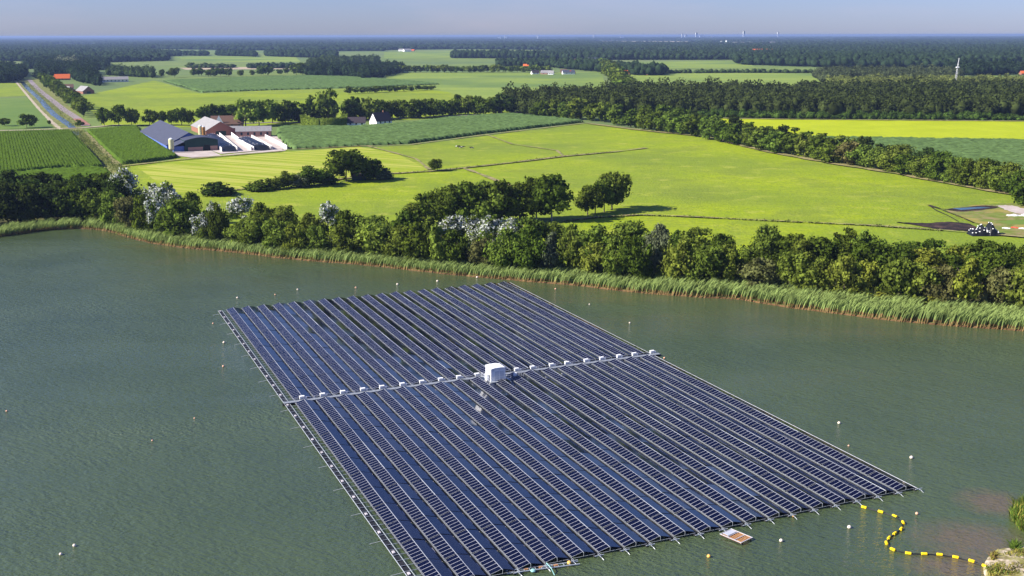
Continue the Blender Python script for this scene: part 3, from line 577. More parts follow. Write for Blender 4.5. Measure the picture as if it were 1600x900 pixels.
forest('olive wood behind the young trees at right', [(1272,121),(1290,132),(1400,131),(1500,129),(1500,120),(1380,118),(1300,118)], 13, (.06,.075,.03), True, 9)
forest('mixed tree clump far right with dark purple trees', [(1480,116),(1520,119),(1600,116),(1900,118),(1900,112),(1560,111),(1480,112)], 16, FD, True, 12)
forest('wide far forest filling the right background', [(1152,101),(1290,105.5),(1490,106),(1600,99),(1900,99),(1900,76),(1100,76),(1130,84),(1145,92)], 18, FD, False, 14)
forest('far forest ridge at right under the horizon', [(1100,76.5),(1900,76.5),(1900,64),(1085,64)], 18, FD, False, 34)
forest('dark forest edge behind the middle meadows', [(868,92),(935,94),(1152,93.5),(1150,82),(1100,78),(950,76),(860,78)], 17, FD, False, 14)
forest('straight wood strip on the far middle meadow', [(706,91),(800,91.5),(895,93),(895,88),(800,87),(706,87)], 17, FD, False, 12)
forest('far forest below the middle horizon', [(600,78.5),(700,77),(845,78),(870,80),(1100,77),(1100,69),(940,68),(600,68)], 17, FD, False, 26)
forest('forest on the horizon behind the middle', [(560,68),(1085,68),(1085,64.5),(1110,63.5),(560,61)], 17, FD, False, 55)
forest('far forest band left of the middle', [(235,77),(420,79),(500,80),(600,80),(600,66),(235,66)], 17, FD, False, 26)
forest('forest below the left horizon', [(-300,66),(600,67),(600,60),(-300,61.5)], 17, FD, False, 60)
forest('last forests at the left and middle horizon', [(-300,61),(1000,60.5),(1000,58),(-300,59.3)], 22, FD, False, 150)
forest('last forests at the right horizon', [(900,63.8),(1900,64),(1900,57.5),(900,58.7)], 22, FD, False, 150)
forest('village wood at the far left', [(25,96),(70,98),(160,98),(262,95),(262,88),(232,79),(240,74),(-300,74),(-300,93)], 16, FD, False, 16)
forest('left far woods behind the village', [(-300,74),(240,74),(240,66),(-300,66)], 16, FD, False, 34)
forest('wood strip in front of the far forest, mid-left', [(415,88),(470,90),(527,91),(527,86),(490,83),(415,84)], 15, FD, False, 12)
forest('tree clump beside the far blue-roofed sheds', [(338,87),(400,89),(400,85),(340,84)], 14, FD, False, 12)
forest('tree clump at the end of the far left meadow', [(250,88),(282,88),(282,85),(250,85)], 15, FD, False, 12)
forest('loose trees on the far left meadow', [(288,87),(324,87.5),(324,85.5),(288,85)], 13, FD, False, 16)
forest('dark grove standing in the far meadow', [(478,119),(540,119.5),(570,124),(592,122),(622,114.5),(632,113),(628,109),(590,108),(480,112)], 13.5, FD, True, 10)
forest('rear half of the dark grove', [(482,106),(590,102),(590,98),(500,99),(482,102)], 15, FM, True, 12)
forest('wood round the far farmsteads', [(776,104.5),(860,105.5),(935,113),(1040,117),(1040,112),(960,106),(940,101),(860,100.5),(780,101)], 14, FD, False, 11)
forest('tree clump round the far right farm', [(985,118),(1036,118),(1036,114),(985,114)], 15, FD, False, 10)
forest('low hedge across the far right meadow', [(1036,115),(1150,114),(1290,114.5),(1290,113.6),(1150,113.2),(1036,114)], 5, FM, False, 7, .5)
forest('trees round the red-roofed farm', [(56,124),(84,126),(85,118),(112,118),(114,126),(128,130),(150,134),(160,136),(148,128),(147,120),(152,113),(90,108),(60,110)], 15, FD, True, 10)
forest('silvery trees behind the red-roofed farm', [(88,108),(108,109),(122,108),(120,103),(92,103)], 17, (.14,.16,.09), True, 12)
forest('dark trees left of the canal end', [(-300,130),(20,130),(36,124),(42,114),(20,110),(-300,110)], 15, FD, True, 11)
forest('tree row behind the long grey shed', [(165,118),(240,122),(240,118),(180,115)], 13, FM, True, 10)
forest('wood behind the red-roofed farm', [(42,108),(165,110),(170,104),(160,99),(60,99),(40,103)], 15, FD, True, 13)
forest('hedge strip on the far left meadow', [(388,107),(460,107),(460,104.5),(388,105)], 9, FD, False, 9)
forest('low bushes on the far left meadow', [(292,106.5),(366,106.5),(366,104.8),(292,105)], 7, FM, False, 11)

# ------------------------------------------------------------------ reeds
def reeds(name, label, line, depth0, depth1, dens, h, leafm, stemm, blade=.16, lean=(.55, .25)):
    V = []; Q = []; MI = []; nv = 0
    P = [Vector(p) for p in line]
    for a, b in zip(P, P[1:]):
        d = b - a; L = d.length
        if L < .01: continue
        nrm = Vector((-d.y, d.x)) / L
        if nrm.y < 0: nrm = -nrm
        n = int(L * (depth1-depth0) * dens)
        if n == 0: continue
        t = rng.uniform(0, L, n); q = depth0 + (depth1-depth0) * rng.random(n)
        clump = .5 + .5*np.sin((a.x + t)*.37 + 3*np.sin((a.x+t)*.13+q)) * np.sin((a.x + t)*1.31 + q*.9)
        hh = h * rng.uniform(.65, 1.1, n) * (.82 + .25*clump)
        bx = a.x + d.x/L*t + nrm.x*q; by = a.y + d.y/L*t + nrm.y*q
        az = rng.uniform(0, 6.28, n); lx = lean[0]*hh*rng.uniform(.4, 1.2, n); ly = lean[1]*hh*rng.uniform(-.2, 1.2, n)
        wx, wy = np.cos(az)*blade, np.sin(az)*blade
        base = np.stack([bx, by, np.full(n, -.05)], -1); m1_ = base + np.stack([lx*.2, ly*.2, hh*.38], -1); m2_ = base + np.stack([lx*.55, ly*.55, hh*.8], -1); tp = base + np.stack([lx*1.15, ly*1.15, hh*1.0], -1)
        W = np.stack([wx, wy, np.zeros(n)], -1)
        vv = np.stack([base-W*.6, base+W*.6, m1_-W, m1_+W, m2_-W*.9, m2_+W*.9, tp-W*.15, tp+W*.15], 1).reshape(-1, 3)
        i = nv + np.arange(n)*8
        q1 = np.stack([i, i+1, i+3, i+2], -1); q2 = np.stack([i+2, i+3, i+5, i+4], -1); q3 = np.stack([i+4, i+5, i+7, i+6], -1)
        V.append(vv); Q.append(np.concatenate([q1, q2, q3])); MI.append(np.concatenate([np.ones(n, int), np.zeros(2*n, int)])); nv += 8*n
    o = link(bpy.data.objects.new(name, npmesh(name, np.concatenate(V), quads=np.concatenate(Q), mats=[leafm, stemm], mi=np.concatenate(MI))))
    return tag(o, label, 'reeds', kind='stuff')
M['reed'] = leafmat('reed_leaves', .25, 'pos', .65, 1.4, fixed=(.22,.285,.085), trans=.3)
M['stem'] = leafmat('reed_stems', .4, 'pos', .7, 1.3, fixed=(.25,.17,.07), trans=.1)
def reed_depth(x): return 9 if x < 150 else 11 if x < 600 else 12
fl_ = [p for p in shore if -330 < p.x < 330]
reeds('reed_bed', 'green reeds with brown feet lining the left half of the far shore', [p for p in fl_ if p.x < 40], -.6, 11.5, 6.0, 3.2, M['reed'], M['stem'], .11, (.5, .22))

reeds('reed_bed', 'broad green reed belt with brown feet along the right half of the shore', [p for p in fl_ if p.x >= 36], -.6, 14.5, 6.0, 3.7, M['reed'], M['stem'], .12, (.5, .22))
# ------------------------------------------------------------------ near bank, bottom right
bank_px = [(1540,905),(1534,890),(1540,873),(1552,861),(1570,857),(1590,860),(1604,850),(1640,850),(1700,840),(1800,860),(1800,1000),(1560,1000)]
bank = [at(x, y, 0) for x, y in chaikin(bank_px + [bank_px[0]], 2)]
c0 = sum(bank, Vector()) / len(bank); vs = []; rings = [(1.0, -.1), (.96, .22), (.88, .42), (.6, .6), (.3, .7)]
nb = len(bank)
for k, z in rings: vs += [(c0.x + (p.x-c0.x)*k, c0.y + (p.y-c0.y)*k, z + random.uniform(-.06, .06)*(k < 1)) for p in bank]
vs.append((c0.x, c0.y, .75)); qd = [(r*nb+i, r*nb+(i+1) % nb, (r+1)*nb+(i+1) % nb, (r+1)*nb+i) for r in range(len(rings)-1) for i in range(nb)]
tr = [((len(rings)-1)*nb+i, (len(rings)-1)*nb+(i+1) % nb, len(vs)-1) for i in range(nb)]
o = link(bpy.data.objects.new('sandy_bank', npmesh('sandy_bank', vs, quads=qd, tris=tr, mats=[M['sand']]))); o['kind'] = 'structure'
M['lush'] = leafmat('lush_reeds', .5, 'pos', .6, 1.5, fixed=(.13,.2,.03), trans=.3)
M['herb'] = leafmat('bank_herbs', .6, 'pos', .5, 1.6, fixed=(.26,.23,.05), trans=.25)
isl = [at(1583, 800, 0).to_2d(), at(1604, 795, 0).to_2d(), at(1650, 788, 0).to_2d()]
def tuft_patch(name, label, cat, px, n, h, m, m2, blade, kind='stuff', zb=0.0):
    P = [tuple(at(x, y, 0).to_2d()) for x, y in px]; A = np.array(P); n0 = 0; X = []; Y = []
    while n0 < n:
        a = rng.uniform(A[:,0].min(), A[:,0].max(), n*2); b = rng.uniform(A[:,1].min(), A[:,1].max(), n*2); k = inside(P, a, b); X.append(a[k]); Y.append(b[k]); n0 += k.sum()
    X = np.concatenate(X)[:n]; Y = np.concatenate(Y)[:n]; az = rng.uniform(0, 6.28, n); hh = h*rng.uniform(.4, 1.1, n); W = np.stack([np.cos(az), np.sin(az), 0*az], -1)*blade
    l = np.stack([rng.normal(0, .3, n)*hh, rng.normal(0, .3, n)*hh], -1)
    B = np.stack([X, Y, np.full(n, zb)], -1); m1_ = B + np.stack([l[:,0]*.5, l[:,1]*.5, hh*.6], -1); tp = B + np.stack([l[:,0]*1.4, l[:,1]*1.4, hh], -1)
    vv = np.stack([B-W*.4, B+W*.4, m1_-W, m1_+W, tp-W*.1, tp+W*.1], 1).reshape(-1, 3); i = np.arange(n)*6
    q = np.concatenate([np.stack([i, i+1, i+3, i+2], -1), np.stack([i+2, i+3, i+5, i+4], -1)])
    o = link(bpy.data.objects.new(name, npmesh(name, vv, quads=q, mats=[m, m2], mi=np.concatenate([(rng.random(n) < .25).astype(int)]*2)))); return tag(o, label, cat, kind=kind)
tuft_patch('reed_clump', 'bright green reed clump in the water at the right edge', 'reeds', [(1576,806),(1583,794),(1604,788),(1660,780),(1700,800),(1660,838),(1600,834),(1590,826),(1580,812)], 3400, 2.1, M['lush'], M['herb'], .07)
tuft_patch('reed_clump', 'small green tuft in the water above the sandy bank', 'reeds', [(1578,859),(1584,853),(1592,856),(1588,864),(1580,864)], 260, 1.3, M['lush'], M['lush'], .06)
tuft_patch('bank_plants', 'yellow-green weeds growing over the sandy bank corner', 'plants', [(1545,905),(1540,890),(1556,886),(1575,890),(1612,884),(1612,905)], 800, .7, M['herb'], M['lush'], .07, zb=.3)
tuft_patch('bank_plants', 'ochre weeds at the tip of the sandy bank', 'plants', [(1546,880),(1549,870),(1556,868),(1556,880)], 160, .9, M['herb'], M['mud'], .07, zb=.15)
tuft_patch('bank_plants', 'green weeds on top of the sandy bank', 'plants', [(1566,872),(1580,866),(1612,862),(1612,876),(1580,878)], 420, .6, M['herb'], M['lush'], .06, zb=.35)

# ------------------------------------------------------------------ floating solar farm
ANG = rad(23.4); u = Vector((math.cos(ANG), math.sin(ANG), 0)); v_ = Vector((math.sin(ANG), -math.cos(ANG), 0))
ORG = at(461, 631, 0); PITCH_R = 4.045; NROW = 20; TAB = 6.67; NT = 12
M['cell'] = bpy.data.materials.new('solar_cells'); M['cell'].use_nodes = True
M['cell_sheen'] = bpy.data.materials.new('solar_cells_sheen_copy'); M['cell_sheen'].use_nodes = True  # same glass, sky sheen boosted by hand on slopes facing away
def cellmat(m, sp=.2):
    n = m.node_tree.nodes; l = m.node_tree.links; b = n['Principled BSDF']; b.inputs['Roughness'].default_value = .08; b.inputs['Specular IOR Level'].default_value = sp
    tc = n.new('ShaderNodeTexCoord'); br = n.new('ShaderNodeTexBrick'); mp = n.new('ShaderNodeMapping'); mp.inputs['Scale'].default_value = (6.2, 6.2, 1)
    l.new(tc.outputs['Object'], mp.inputs['Vector']); l.new(mp.outputs['Vector'], br.inputs['Vector']); br.offset = 0; br.inputs['Scale'].default_value = 1; br.inputs['Brick Width'].default_value = 1; br.inputs['Row Height'].default_value = 1; br.inputs['Mortar Size'].default_value = .035
    br.inputs['Color1'].default_value = (.0018,.0026,.013,1); br.inputs['Color2'].default_value = (.003,.0045,.021,1); br.inputs['Mortar'].default_value = (.005,.007,.024,1); l.new(br.outputs['Color'], b.inputs['Base Color'])
cellmat(M['cell']); cellmat(M['cell_sheen'], .42)
M['alu'] = mat('aluminium', (.62,.63,.66), (.74,.75,.77), 2, rough=.35, metal=.35, spec=.5, coords='obj')
M['shadeframe'] = mat('frame_shade_copy', (.035,.042,.085), (.05,.058,.11), 2, rough=.5, coords='obj')  # same aluminium frame, dimmer look of averted slopes painted into its colour
M['galv'] = mat('galvanised_steel', (.38,.41,.43), (.52,.55,.57), 3, rough=.45, metal=.4, coords='obj')
M['hdpe'] = mat('black_pontoon', (.015,.016,.018), (.03,.03,.034), 1, rough=.5, coords='obj')
M['white'] = mat('white_paint', (.78,.78,.77), (.86,.86,.85), .8, rough=.45, coords='obj')
M['pgrey'] = mat('pale_grey_paint', (.55,.57,.6), (.62,.64,.66), 1, rough=.5, coords='obj')
M['tray'] = mat('pale_cable_tray', (.42,.39,.40), (.56,.52,.54), 1.5, rough=.6, coords='obj')
M['rust'] = mat('rusty_steel', (.28,.12,.05), (.42,.24,.12), 4, rough=.8, coords='obj')
# one table: seven modules on one slope; local x along the row (0..6.55), local y up the slope (0..1.66)
def table_mesh(fr):
    f = MB(); L = TAB - .24; Wd = 1.74; el = .02
    f.box(0, L, 0, Wd, 0, .03); me = bpy.data.meshes.new('panel_table')
    mod = L/7
    for i in range(7): f.add([(i*mod+fr, el, .034), ((i+1)*mod-fr, el, .034), ((i+1)*mod-fr, Wd-.04, .034), (i*mod+fr, Wd-.04, .034)], [(0, 1, 2, 3)])
    me.from_pydata(f.v, [], f.f); me.materials.append(M['alu'] if fr > .03 else M['shadeframe']); me.materials.append(M['cell'] if fr > .03 else M['cell_sheen'])
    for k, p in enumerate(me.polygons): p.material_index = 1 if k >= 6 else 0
    me.update(); return me
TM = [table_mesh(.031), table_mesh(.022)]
farm = empty('floating_solar_farm', ORG)
tag(farm, 'large floating solar farm of parallel dark blue panel rows on the lake', 'solar farm')
Rm = Matrix(((v_.x, u.x, 0), (v_.y, u.y, 0), (0, 0, 1)))                # local x along rows towards the camera, y across
Rm = Matrix(((v_.x, u.x, 0, 0), (v_.y, u.y, 0, 0), (0, 0, 1, 0), (0, 0, 0, 1)))
def row_frame_mesh():
    mb = MB(); L = NT*TAB
    return mb
def frame_mesh(full):
    L = NT*TAB; a = MB()
    a.box(-.3, L+.55, -.07, -.03, .34, .38)                               # long side rail
    a.box(-.1, L-.05, 1.72, 1.765, .80, .885)                             # ridge rail
    for t in range(NT+1):
        x = t*TAB - .06
        a.box(x-.03, x+.03, -.1, 3.5, .28, .315)                           # cross beam under each joint
        a.tube([(x, 1.74, .33), (x, 1.74, .84)], .03, 5)
    return a
def float_mesh():
    L = NT*TAB; a = MB()
    for y in (.1, 3.3): a.tube([(-.4, y, .08), (L+.4, y, .08)], .17, 8)
    for t in range(NT): a.box(t*TAB+.3, t*TAB+6.3, 3.56, 3.92, .02, .12)
    return a
def tray_mesh(sd):
    a = MB(); r_ = random.Random(sd)
    for t in range(NT):
        x = t*TAB + 2.2 + r_.uniform(-.1, .1); a.box(x, x+1.6, 3.66, 3.80, .14, .20)
        if t: a.box(px_, x, 3.72, 3.74, .14, .165)
        px_ = x+1.6
    return a
FM_ = frame_mesh(1).mesh('rails', M['galv']); FL_ = float_mesh().mesh('pontoon', M['hdpe']); TY = [tray_mesh(i).mesh('cable_tray', M['tray']) for i in range(4)]
SL = math.asin(.45/1.74)
def place(o, parent, mtx): o.parent = parent; o.matrix_local = mtx; COL.objects.link(o)
farm.rotation_euler = (0, 0, 0)
FRW = Matrix.Translation((0, 0, 0)) @ Rm
det = Rm.determinant()
# keep a right-handed local frame: x' = -v (away from camera), y' = ... handled by placing rows with rotation only
# rotation taking +x to v_ gives +y = rot90(v_) = (-v_.y, v_.x) = (cos, sin) = u : right-handed
for field_i in range(2):
    for k in range(NROW):
        x0 = .75 if field_i == 0 else -(NT*TAB) - .95
        row = bpy.data.objects.new('panel_row', FM_)
        jz = random.uniform(-.03, .03); edge = 1 + (abs(k-9.5)/9.5)*0
        R0 = Matrix.Rotation(math.atan2(v_.y, v_.x) + random.uniform(-.0006, .0006), 4, 'Z')
        off = v_*(x0 + random.uniform(-.12, .12)) + u*(k*PITCH_R + random.uniform(-.05, .05))
        place(row, farm, Matrix.Translation(off + Vector((0, 0, jz))) @ R0)
        pf = bpy.data.objects.new('pontoon', FL_); place(pf, row, Matrix.Identity(4))
        ty = bpy.data.objects.new('cable_tray', TY[(k + field_i) % 4]); place(ty, row, Matrix.Identity(4))
        for t in range(NT):
            for sgn in (0, 1):
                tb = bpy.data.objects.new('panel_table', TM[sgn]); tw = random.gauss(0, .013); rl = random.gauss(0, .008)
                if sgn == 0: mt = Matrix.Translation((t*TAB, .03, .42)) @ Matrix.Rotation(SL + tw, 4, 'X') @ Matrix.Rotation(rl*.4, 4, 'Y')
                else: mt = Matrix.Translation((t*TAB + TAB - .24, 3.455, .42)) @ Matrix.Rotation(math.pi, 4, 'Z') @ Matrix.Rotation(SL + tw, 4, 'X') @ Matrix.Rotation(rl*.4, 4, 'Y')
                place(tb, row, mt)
WL = NROW*PITCH_R
RU = Matrix.Rotation(ANG, 4, 'Z')                                        # local x along u
def fpart(name, mb, m, off=Vector((0, 0, 0)), parent=None):
    o = bpy.data.objects.new(name, mb.mesh(name, m)); place(o, parent or farm, Matrix.Translation(off) @ RU if parent is None else Matrix.Identity(4)); return o
a = MB(); a.box(-2.2, WL+1.2, -.42, .42, .42, .50)
for i in range(0, int(WL/2)): a.box(i*2.0, i*2.0+.1, -.6, .6, .30, .42)
wk = fpart('walkway', a, M['galv'])
a = MB()
for y in (-.45, .45):
    a.tube([(-2.2, y, .62), (WL+1.2, y, .62)], .045, 5)
    for i in range(0, int(WL/2)+1): a.tube([(i*2.02, y, .4), (i*2.02, y, .62)], .03, 4)
a.tube([(-2, .52, .95), (WL+1, .52, .95)], .025, 4)
for i in range(0, int(WL/4)+1): a.tube([(i*4.04, .52, .4), (i*4.04, .52, .95)], .025, 4)
fpart('handrail', a, M['alu'], parent=wk)
a = MB(); [a.tube([(-2.4, y, .15), (WL+1.3, y, .15)], .16, 7) for y in (-.3, .3)]; fpart('pontoon', a, M['hdpe'], parent=wk)
# float walkway along the left edge
RV = Matrix.Rotation(math.atan2(v_.y, v_.x), 4, 'Z')
for fi, (xa, xb) in enumerate(((-(NT*TAB)-1.2, -.4), (.2, NT*TAB+1.5))):
    a = MB(); Lx = xb - xa
    a.tube([(0, 0, .25), (Lx, 0, .25)], .06, 6); a.tube([(0, .95, .3), (Lx, .95, .3)], .045, 5)
    n_ = int(Lx/1.7)
    for i in range(n_+1): a.box(i*1.7-.03, i*1.7+.03, 0, 1.95, .24, .30)
    e = bpy.data.objects.new('edge_walkway', a.mesh('edge_walkway', M['galv'])); place(e, farm, Matrix.Translation(v_*xa + u*(-2.05)) @ RV)
    a = MB(); r_ = random.Random(fi)
    for i in range(n_): a.box(i*1.7+.2, i*1.7+1.5, .12, .85, -.05, .20)
    p_ = bpy.data.objects.new('pontoon', a.mesh('pontoon', M['hdpe'])); place(p_, e, Matrix.Identity(4))
    a = MB()
    for i in range(0, n_, 4): a.box(i*1.7+.4, i*1.7+1.1, .25, .6, .21, .36)
    p_ = bpy.data.objects.new('ballast_box', a.mesh('ballast_box', M['tray'])); place(p_, e, Matrix.Identity(4))
    a = MB()
    for i in range(2, n_, 6): a.tube([(i*1.7, 0, .22), (i*1.7-.2, -1.5-.5*r_.random(), -.02)], .025, 4)
    p_ = bpy.data.objects.new('mooring_line', a.mesh('mooring_line', M['alu'])); place(p_, e, Matrix.Identity(4))
# right edge outrigger tube and end crossbars
a = MB(); a.tube([(-(NT*TAB)-1, 0, .12), (NT*TAB+1, 0, .12)], .2, 7); o = bpy.data.objects.new('edge_pontoon', a.mesh('edge_pontoon', M['hdpe'])); place(o, farm, Matrix.Translation(u*(NROW*PITCH_R-.2)) @ RV)
a = MB(); a.tube([(-(NT*TAB)-1, 0, .32), (NT*TAB+1, 0, .32)], .04, 5); o = bpy.data.objects.new('edge_rail', a.mesh('edge_rail', M['alu'])); place(o, farm, Matrix.Translation(u*(NROW*PITCH_R-.3)) @ RV)
for k in range(1, NROW+1):
    a = MB(); a.box(-.06, .06, -.7, .7, .3, .4); a.tube([(0, .1, .3), (.9, .25, -.05)], .035, 4); a.box(-.5, .7, -.05, .02, .3, .36)
    o = bpy.data.objects.new('end_strut', a.mesh('end_strut', M['galv'])); place(o, farm, Matrix.Translation(v_*(NT*TAB+1.35) + u*(k*PITCH_R-.3)) @ RV)

# inverter cabinets on the walkway, each a thing of its own
inv_px = [472,504,536,567,597,629,659,689,717,746,807,832,862,886,916,940,967,991,1019]
def inv_loc(px):                                                         # walkway parameter where the walkway passes under that column
    best = min(((abs(pxof(ORG + u*s + v_*(-.9)) - px), s) for s in [i*.1 for i in range(0, int(WL*10)+20)]), key=lambda q: q[0]); return ORG + u*best[1] + v_*(-1.0)
def pxof(P):
    q = CR.transposed() @ (Vector(P) - Vector((0, 0, CAM_H))); return 800 + FPX*q.x/-q.z
def cab():
    r = empty('inverter_cabinet', (0, 0, 0))
    a = MB(); a.box(-.55, .55, -.3, .3, .22, 1.05); a.build('housing', M['white'], r)
    a = MB(); a.box(-.6, .6, -.36, .36, 1.053, 1.12); a.build('lid', M['white'], r)
    a = MB(); [a.box(x-.04, x+.04, y-.04, y+.04, .02, .217) for x in (-.45, .45) for y in (-.22, .22)]; a.build('leg', M['galv'], r)
    a = MB(); a.box(.68, 1.15, -.2, .2, .2, .75); a.build('switch_box', M['white'], r)
    a = MB(); a.box(-.45, .45, -.335, -.305, .3, .95); d = a.build('door', M['pgrey'], r); a = MB(); a.box(.3, .36, -.37, -.34, .55, .75); a.build('handle', M['hdpe'], d)
    a = MB(); a.box(-.3, .3, .305, .33, .6, .9); a.build('vent', M['hdpe'], r)
    return r
cab0 = cab()
WNUM = ['', 'first', 'second', 'third', 'fourth', 'fifth', 'sixth', 'seventh', 'eighth', 'ninth', 'tenth']
for i, px in enumerate(inv_px):
    if i == 0: c = cab0
    else:
        c = cab0.copy(); COL.objects.link(c)
        for ch in list(cab0.children):
            q = ch.copy(); COL.objects.link(q); q.parent = c
            for g_ in list(ch.children): g2_ = g_.copy(); COL.objects.link(g2_); g2_.parent = q
    c.location = inv_loc(px) + Vector((0, 0, .3)); c.rotation_euler = (0, 0, ANG); c.scale = (.85, .85, .72)
    lab = (f'white inverter cabinet on the walkway, {WNUM[10-i]} left of the white station' if i < 10 else f'white inverter cabinet on the walkway, {WNUM[i-9]} right of the white station')
    tag(c, lab, 'electrical cabinet', 'inverter cabinets along the walkway')
# central station
st = empty('transformer_station', at(776, 597, 0) + v_*(-.6), ANG)
tag(st, 'white container-like transformer station at the middle of the walkway', 'transformer station')
a = MB(); a.box(-2.4, 2.6, -2.2, 2.2, .35, .6); a.build('platform', M['galv'], st)
a = MB(); a.box(-1.6, 1.6, -1.45, 1.45, .603, 3.1); hs = a.build('housing', M['white'], st)
a = MB(); a.prism([(-1.75, 3.1), (1.75, 3.1), (1.55, 3.3), (.6, 3.42), (-.6, 3.42), (-1.55, 3.3)], -1.6, 1.6); a.build('roof', M['white'], st)
for s in (-.75, .35):
    a = MB(); a.box(s, s+.9, -1.49, -1.455, .7, 2.6); d = a.build('door', M['pgrey'], st); b = MB(); b.box(s+.75, s+.8, -1.54, -1.495, 1.55, 1.8); b.build('handle', M['galv'], d)
a = MB(); a.box(-1.3, -.9, -1.49, -1.455, 2.7, 2.95); a.box(1.603, 1.64, -.6, .6, 1.9, 2.5); a.build('vent', M['pgrey'], st)
a = MB()
for y in (-2.15, 2.15):
    for z in (1.1, 1.6): a.tube([(-2.35, y, z), (2.55, y, z)], .03, 4)
    for i in range(5): a.tube([(-2.35+i*1.225, y, .6), (-2.35+i*1.225, y, 1.6)], .03, 4)
for z in (1.1, 1.6): a.tube([(-2.35, -2.15, z), (-2.35, 2.15, z)], .03, 4)
a.build('railing', M['alu'], st)
a = MB(); a.box(-2.25, -1.8, -.9, .3, .603, 2.0); a.build('side_cabinet', M['white'], st)
a = MB(); [a.tube([(-2.6, y, .1), (2.8, y, .1)], .28, 8) for y in (-1.9, 0, 1.9)]; a.build('pontoon', M['hdpe'], st)
eq = empty('equipment_raft', at(809, 592, 0), ANG); tag(eq, 'small white equipment frame just right of the transformer station', 'equipment')
a = MB(); a.box(-1.0, 1.2, -.5, .5, .52, .6); a.build('deck', M['galv'], eq); a = MB(); a.box(-.9, -.3, -.3, .3, .603, 1.4); a.build('cabinet', M['white'], eq)
a = MB(); [a.tube([(x, y, .6), (x, y, 1.4)], .025, 4) for x in (0, .55, 1.1) for y in (-.45, .45)]; [a.tube([(0, y, 1.4), (1.1, y, 1.4)], .025, 4) for y in (-.45, .45)]; a.build('railing', M['alu'], eq)
for i, (x, y, lab) in enumerate([(765, 602, 'pale tarpaulin heap lying just below the transformer station'), (760, 623, 'pinkish tarpaulin heap lying in the panel gap below the station')]):
    p = at(x, y, .25); a = MB(); r_ = random.Random(i); vs = []
    for j in range(9):
        for kk in range(4): vs.append((j*.36 + r_.uniform(-.06, .06), (kk-1.5)*.2 + r_.uniform(-.03, .03), (.25 if kk in (1, 2) else 0) + r_.uniform(0, .14)))
    a.add(vs, [(j*4+k2, (j+1)*4+k2, (j+1)*4+k2+1, j*4+k2+1) for j in range(8) for k2 in range(3)]); o = a.build('tarpaulin', M['tray'], loc=p); o.rotation_euler = (0, 0, math.atan2(v_.y, v_.x)); tag(o, lab, 'tarpaulin')

# boom in front of the farm, raft, buoys, floating cable
def between(name, p0, p1): d = p1 - p0; return empty(name, p0, math.atan2(d.y, d.x)), d.length
bo, L = between('float_boom', at(792, 898, 0), at(906, 883, 0)); tag(bo, 'ladder-like metal boom floating along the near edge of the farm', 'boom')
a = MB(); a.tube([(0, 0, .18), (L, 0, .18)], .09, 7); a.build('near_tube', M['galv'], bo)
a = MB(); a.tube([(0, .75, .2), (L, .75, .2)], .07, 7); a.build('far_tube', M['galv'], bo)
a = MB(); [a.box(i*.8, i*.8+.08, 0, .75, .2, .27) for i in range(int(L/.8))]; a.build('rungs', M['galv'], bo)
a = MB(); [a.box(i*2.1+.4, i*2.1+.95, .2, .6, .1, .3) for i in range(int(L/2.1))]; a.build('floats', M['rust'], bo)
M['teal'] = mat('teal_plastic', (.25,.5,.48), (.35,.6,.57), 2, rough=.4, coords='obj')
a = MB(); a.tube([(5.6, .3, .3), (5.6, .3, .8), (5.9, -1.0, .55), (6.1, -1.8, -.05)], .06, 6); a.build('mooring_hose', M['teal'], bo)
fl2 = MB().lathe([(.05, -.12), (.3, 0), (.38, .12), (.3, .28), (.08, .36)], 12).build('float', M['teal'], loc=at(833, 894, 0) + Vector((0, 0, .1))); tag(fl2, 'pale teal float lying on the near boom', 'float')
rf, L = between('metal_raft', at(1125, 838, 0), at(1158, 852, 0)); tag(rf, 'small rusty-white slatted raft floating by the near edge of the farm', 'raft')
Wd = (at(1144, 831, 0) - at(1125, 838, 0)).length
a = MB(); [a.box(0, L, y, y+.12, .25, .35) for y in np.linspace(0, Wd-.12, 7)]; a.build('slats', M['rust'], rf)
a = MB(); [a.box(x, x+.1, -.05, Wd+.05, .355, .41) for x in (0, L*.33, L*.66, L-.1)]; [a.box(-.05, L+.05, y, y+.08, .357, .43) for y in (-.06, Wd-.02)]; a.build('frame', M['alu'], rf)
a = MB(); [a.tube([(0, y, .05), (L, y, .05)], .16, 8) for y in (.3, Wd-.3)]; a.build('pontoon', M['hdpe'], rf)
a = MB(); a.box(.3, 1.2, .3, Wd-.3, .43, .5); a.build('stacked_profiles', M['alu'], rf)
M['buoy'] = mat('buoy_white', (.74,.62,.50), (.8,.68,.56), 2, rough=.35, coords='obj')
M['peach'] = mat('buoy_peach', (.75,.40,.26), (.8,.48,.33), 2, rough=.4, coords='obj'); M['oranges'] = mat('buoy_orange', (.85,.42,.08), (.9,.5,.12), 2, rough=.4, coords='obj')
M['yellow'] = mat('float_yellow', (.82,.56,.01), (.9,.64,.02), 1, rough=.35, coords='obj')
def buoy(r, m):
    b = MB().lathe([(.12*r, -.75*r), (.7*r, -.5*r), (.97*r, -.1*r), (.97*r, .25*r), (.75*r, .65*r), (.4*r, .9*r), (.14*r, .98*r)], 14); me = b.mesh('buoy', M[m])
    me.polygons.foreach_set('use_smooth', [True]*len(me.polygons)); eye = MB().tube([(-.14*r, 0, .9*r), (-.12*r, 0, 1.2*r), (.12*r, 0, 1.2*r), (.14*r, 0, .9*r)], .04*r + .01, 5).mesh('lifting_eye', M['galv']); return me, eye
BU = {k: buoy(.36, k) for k in ('buoy', 'peach', 'oranges')}
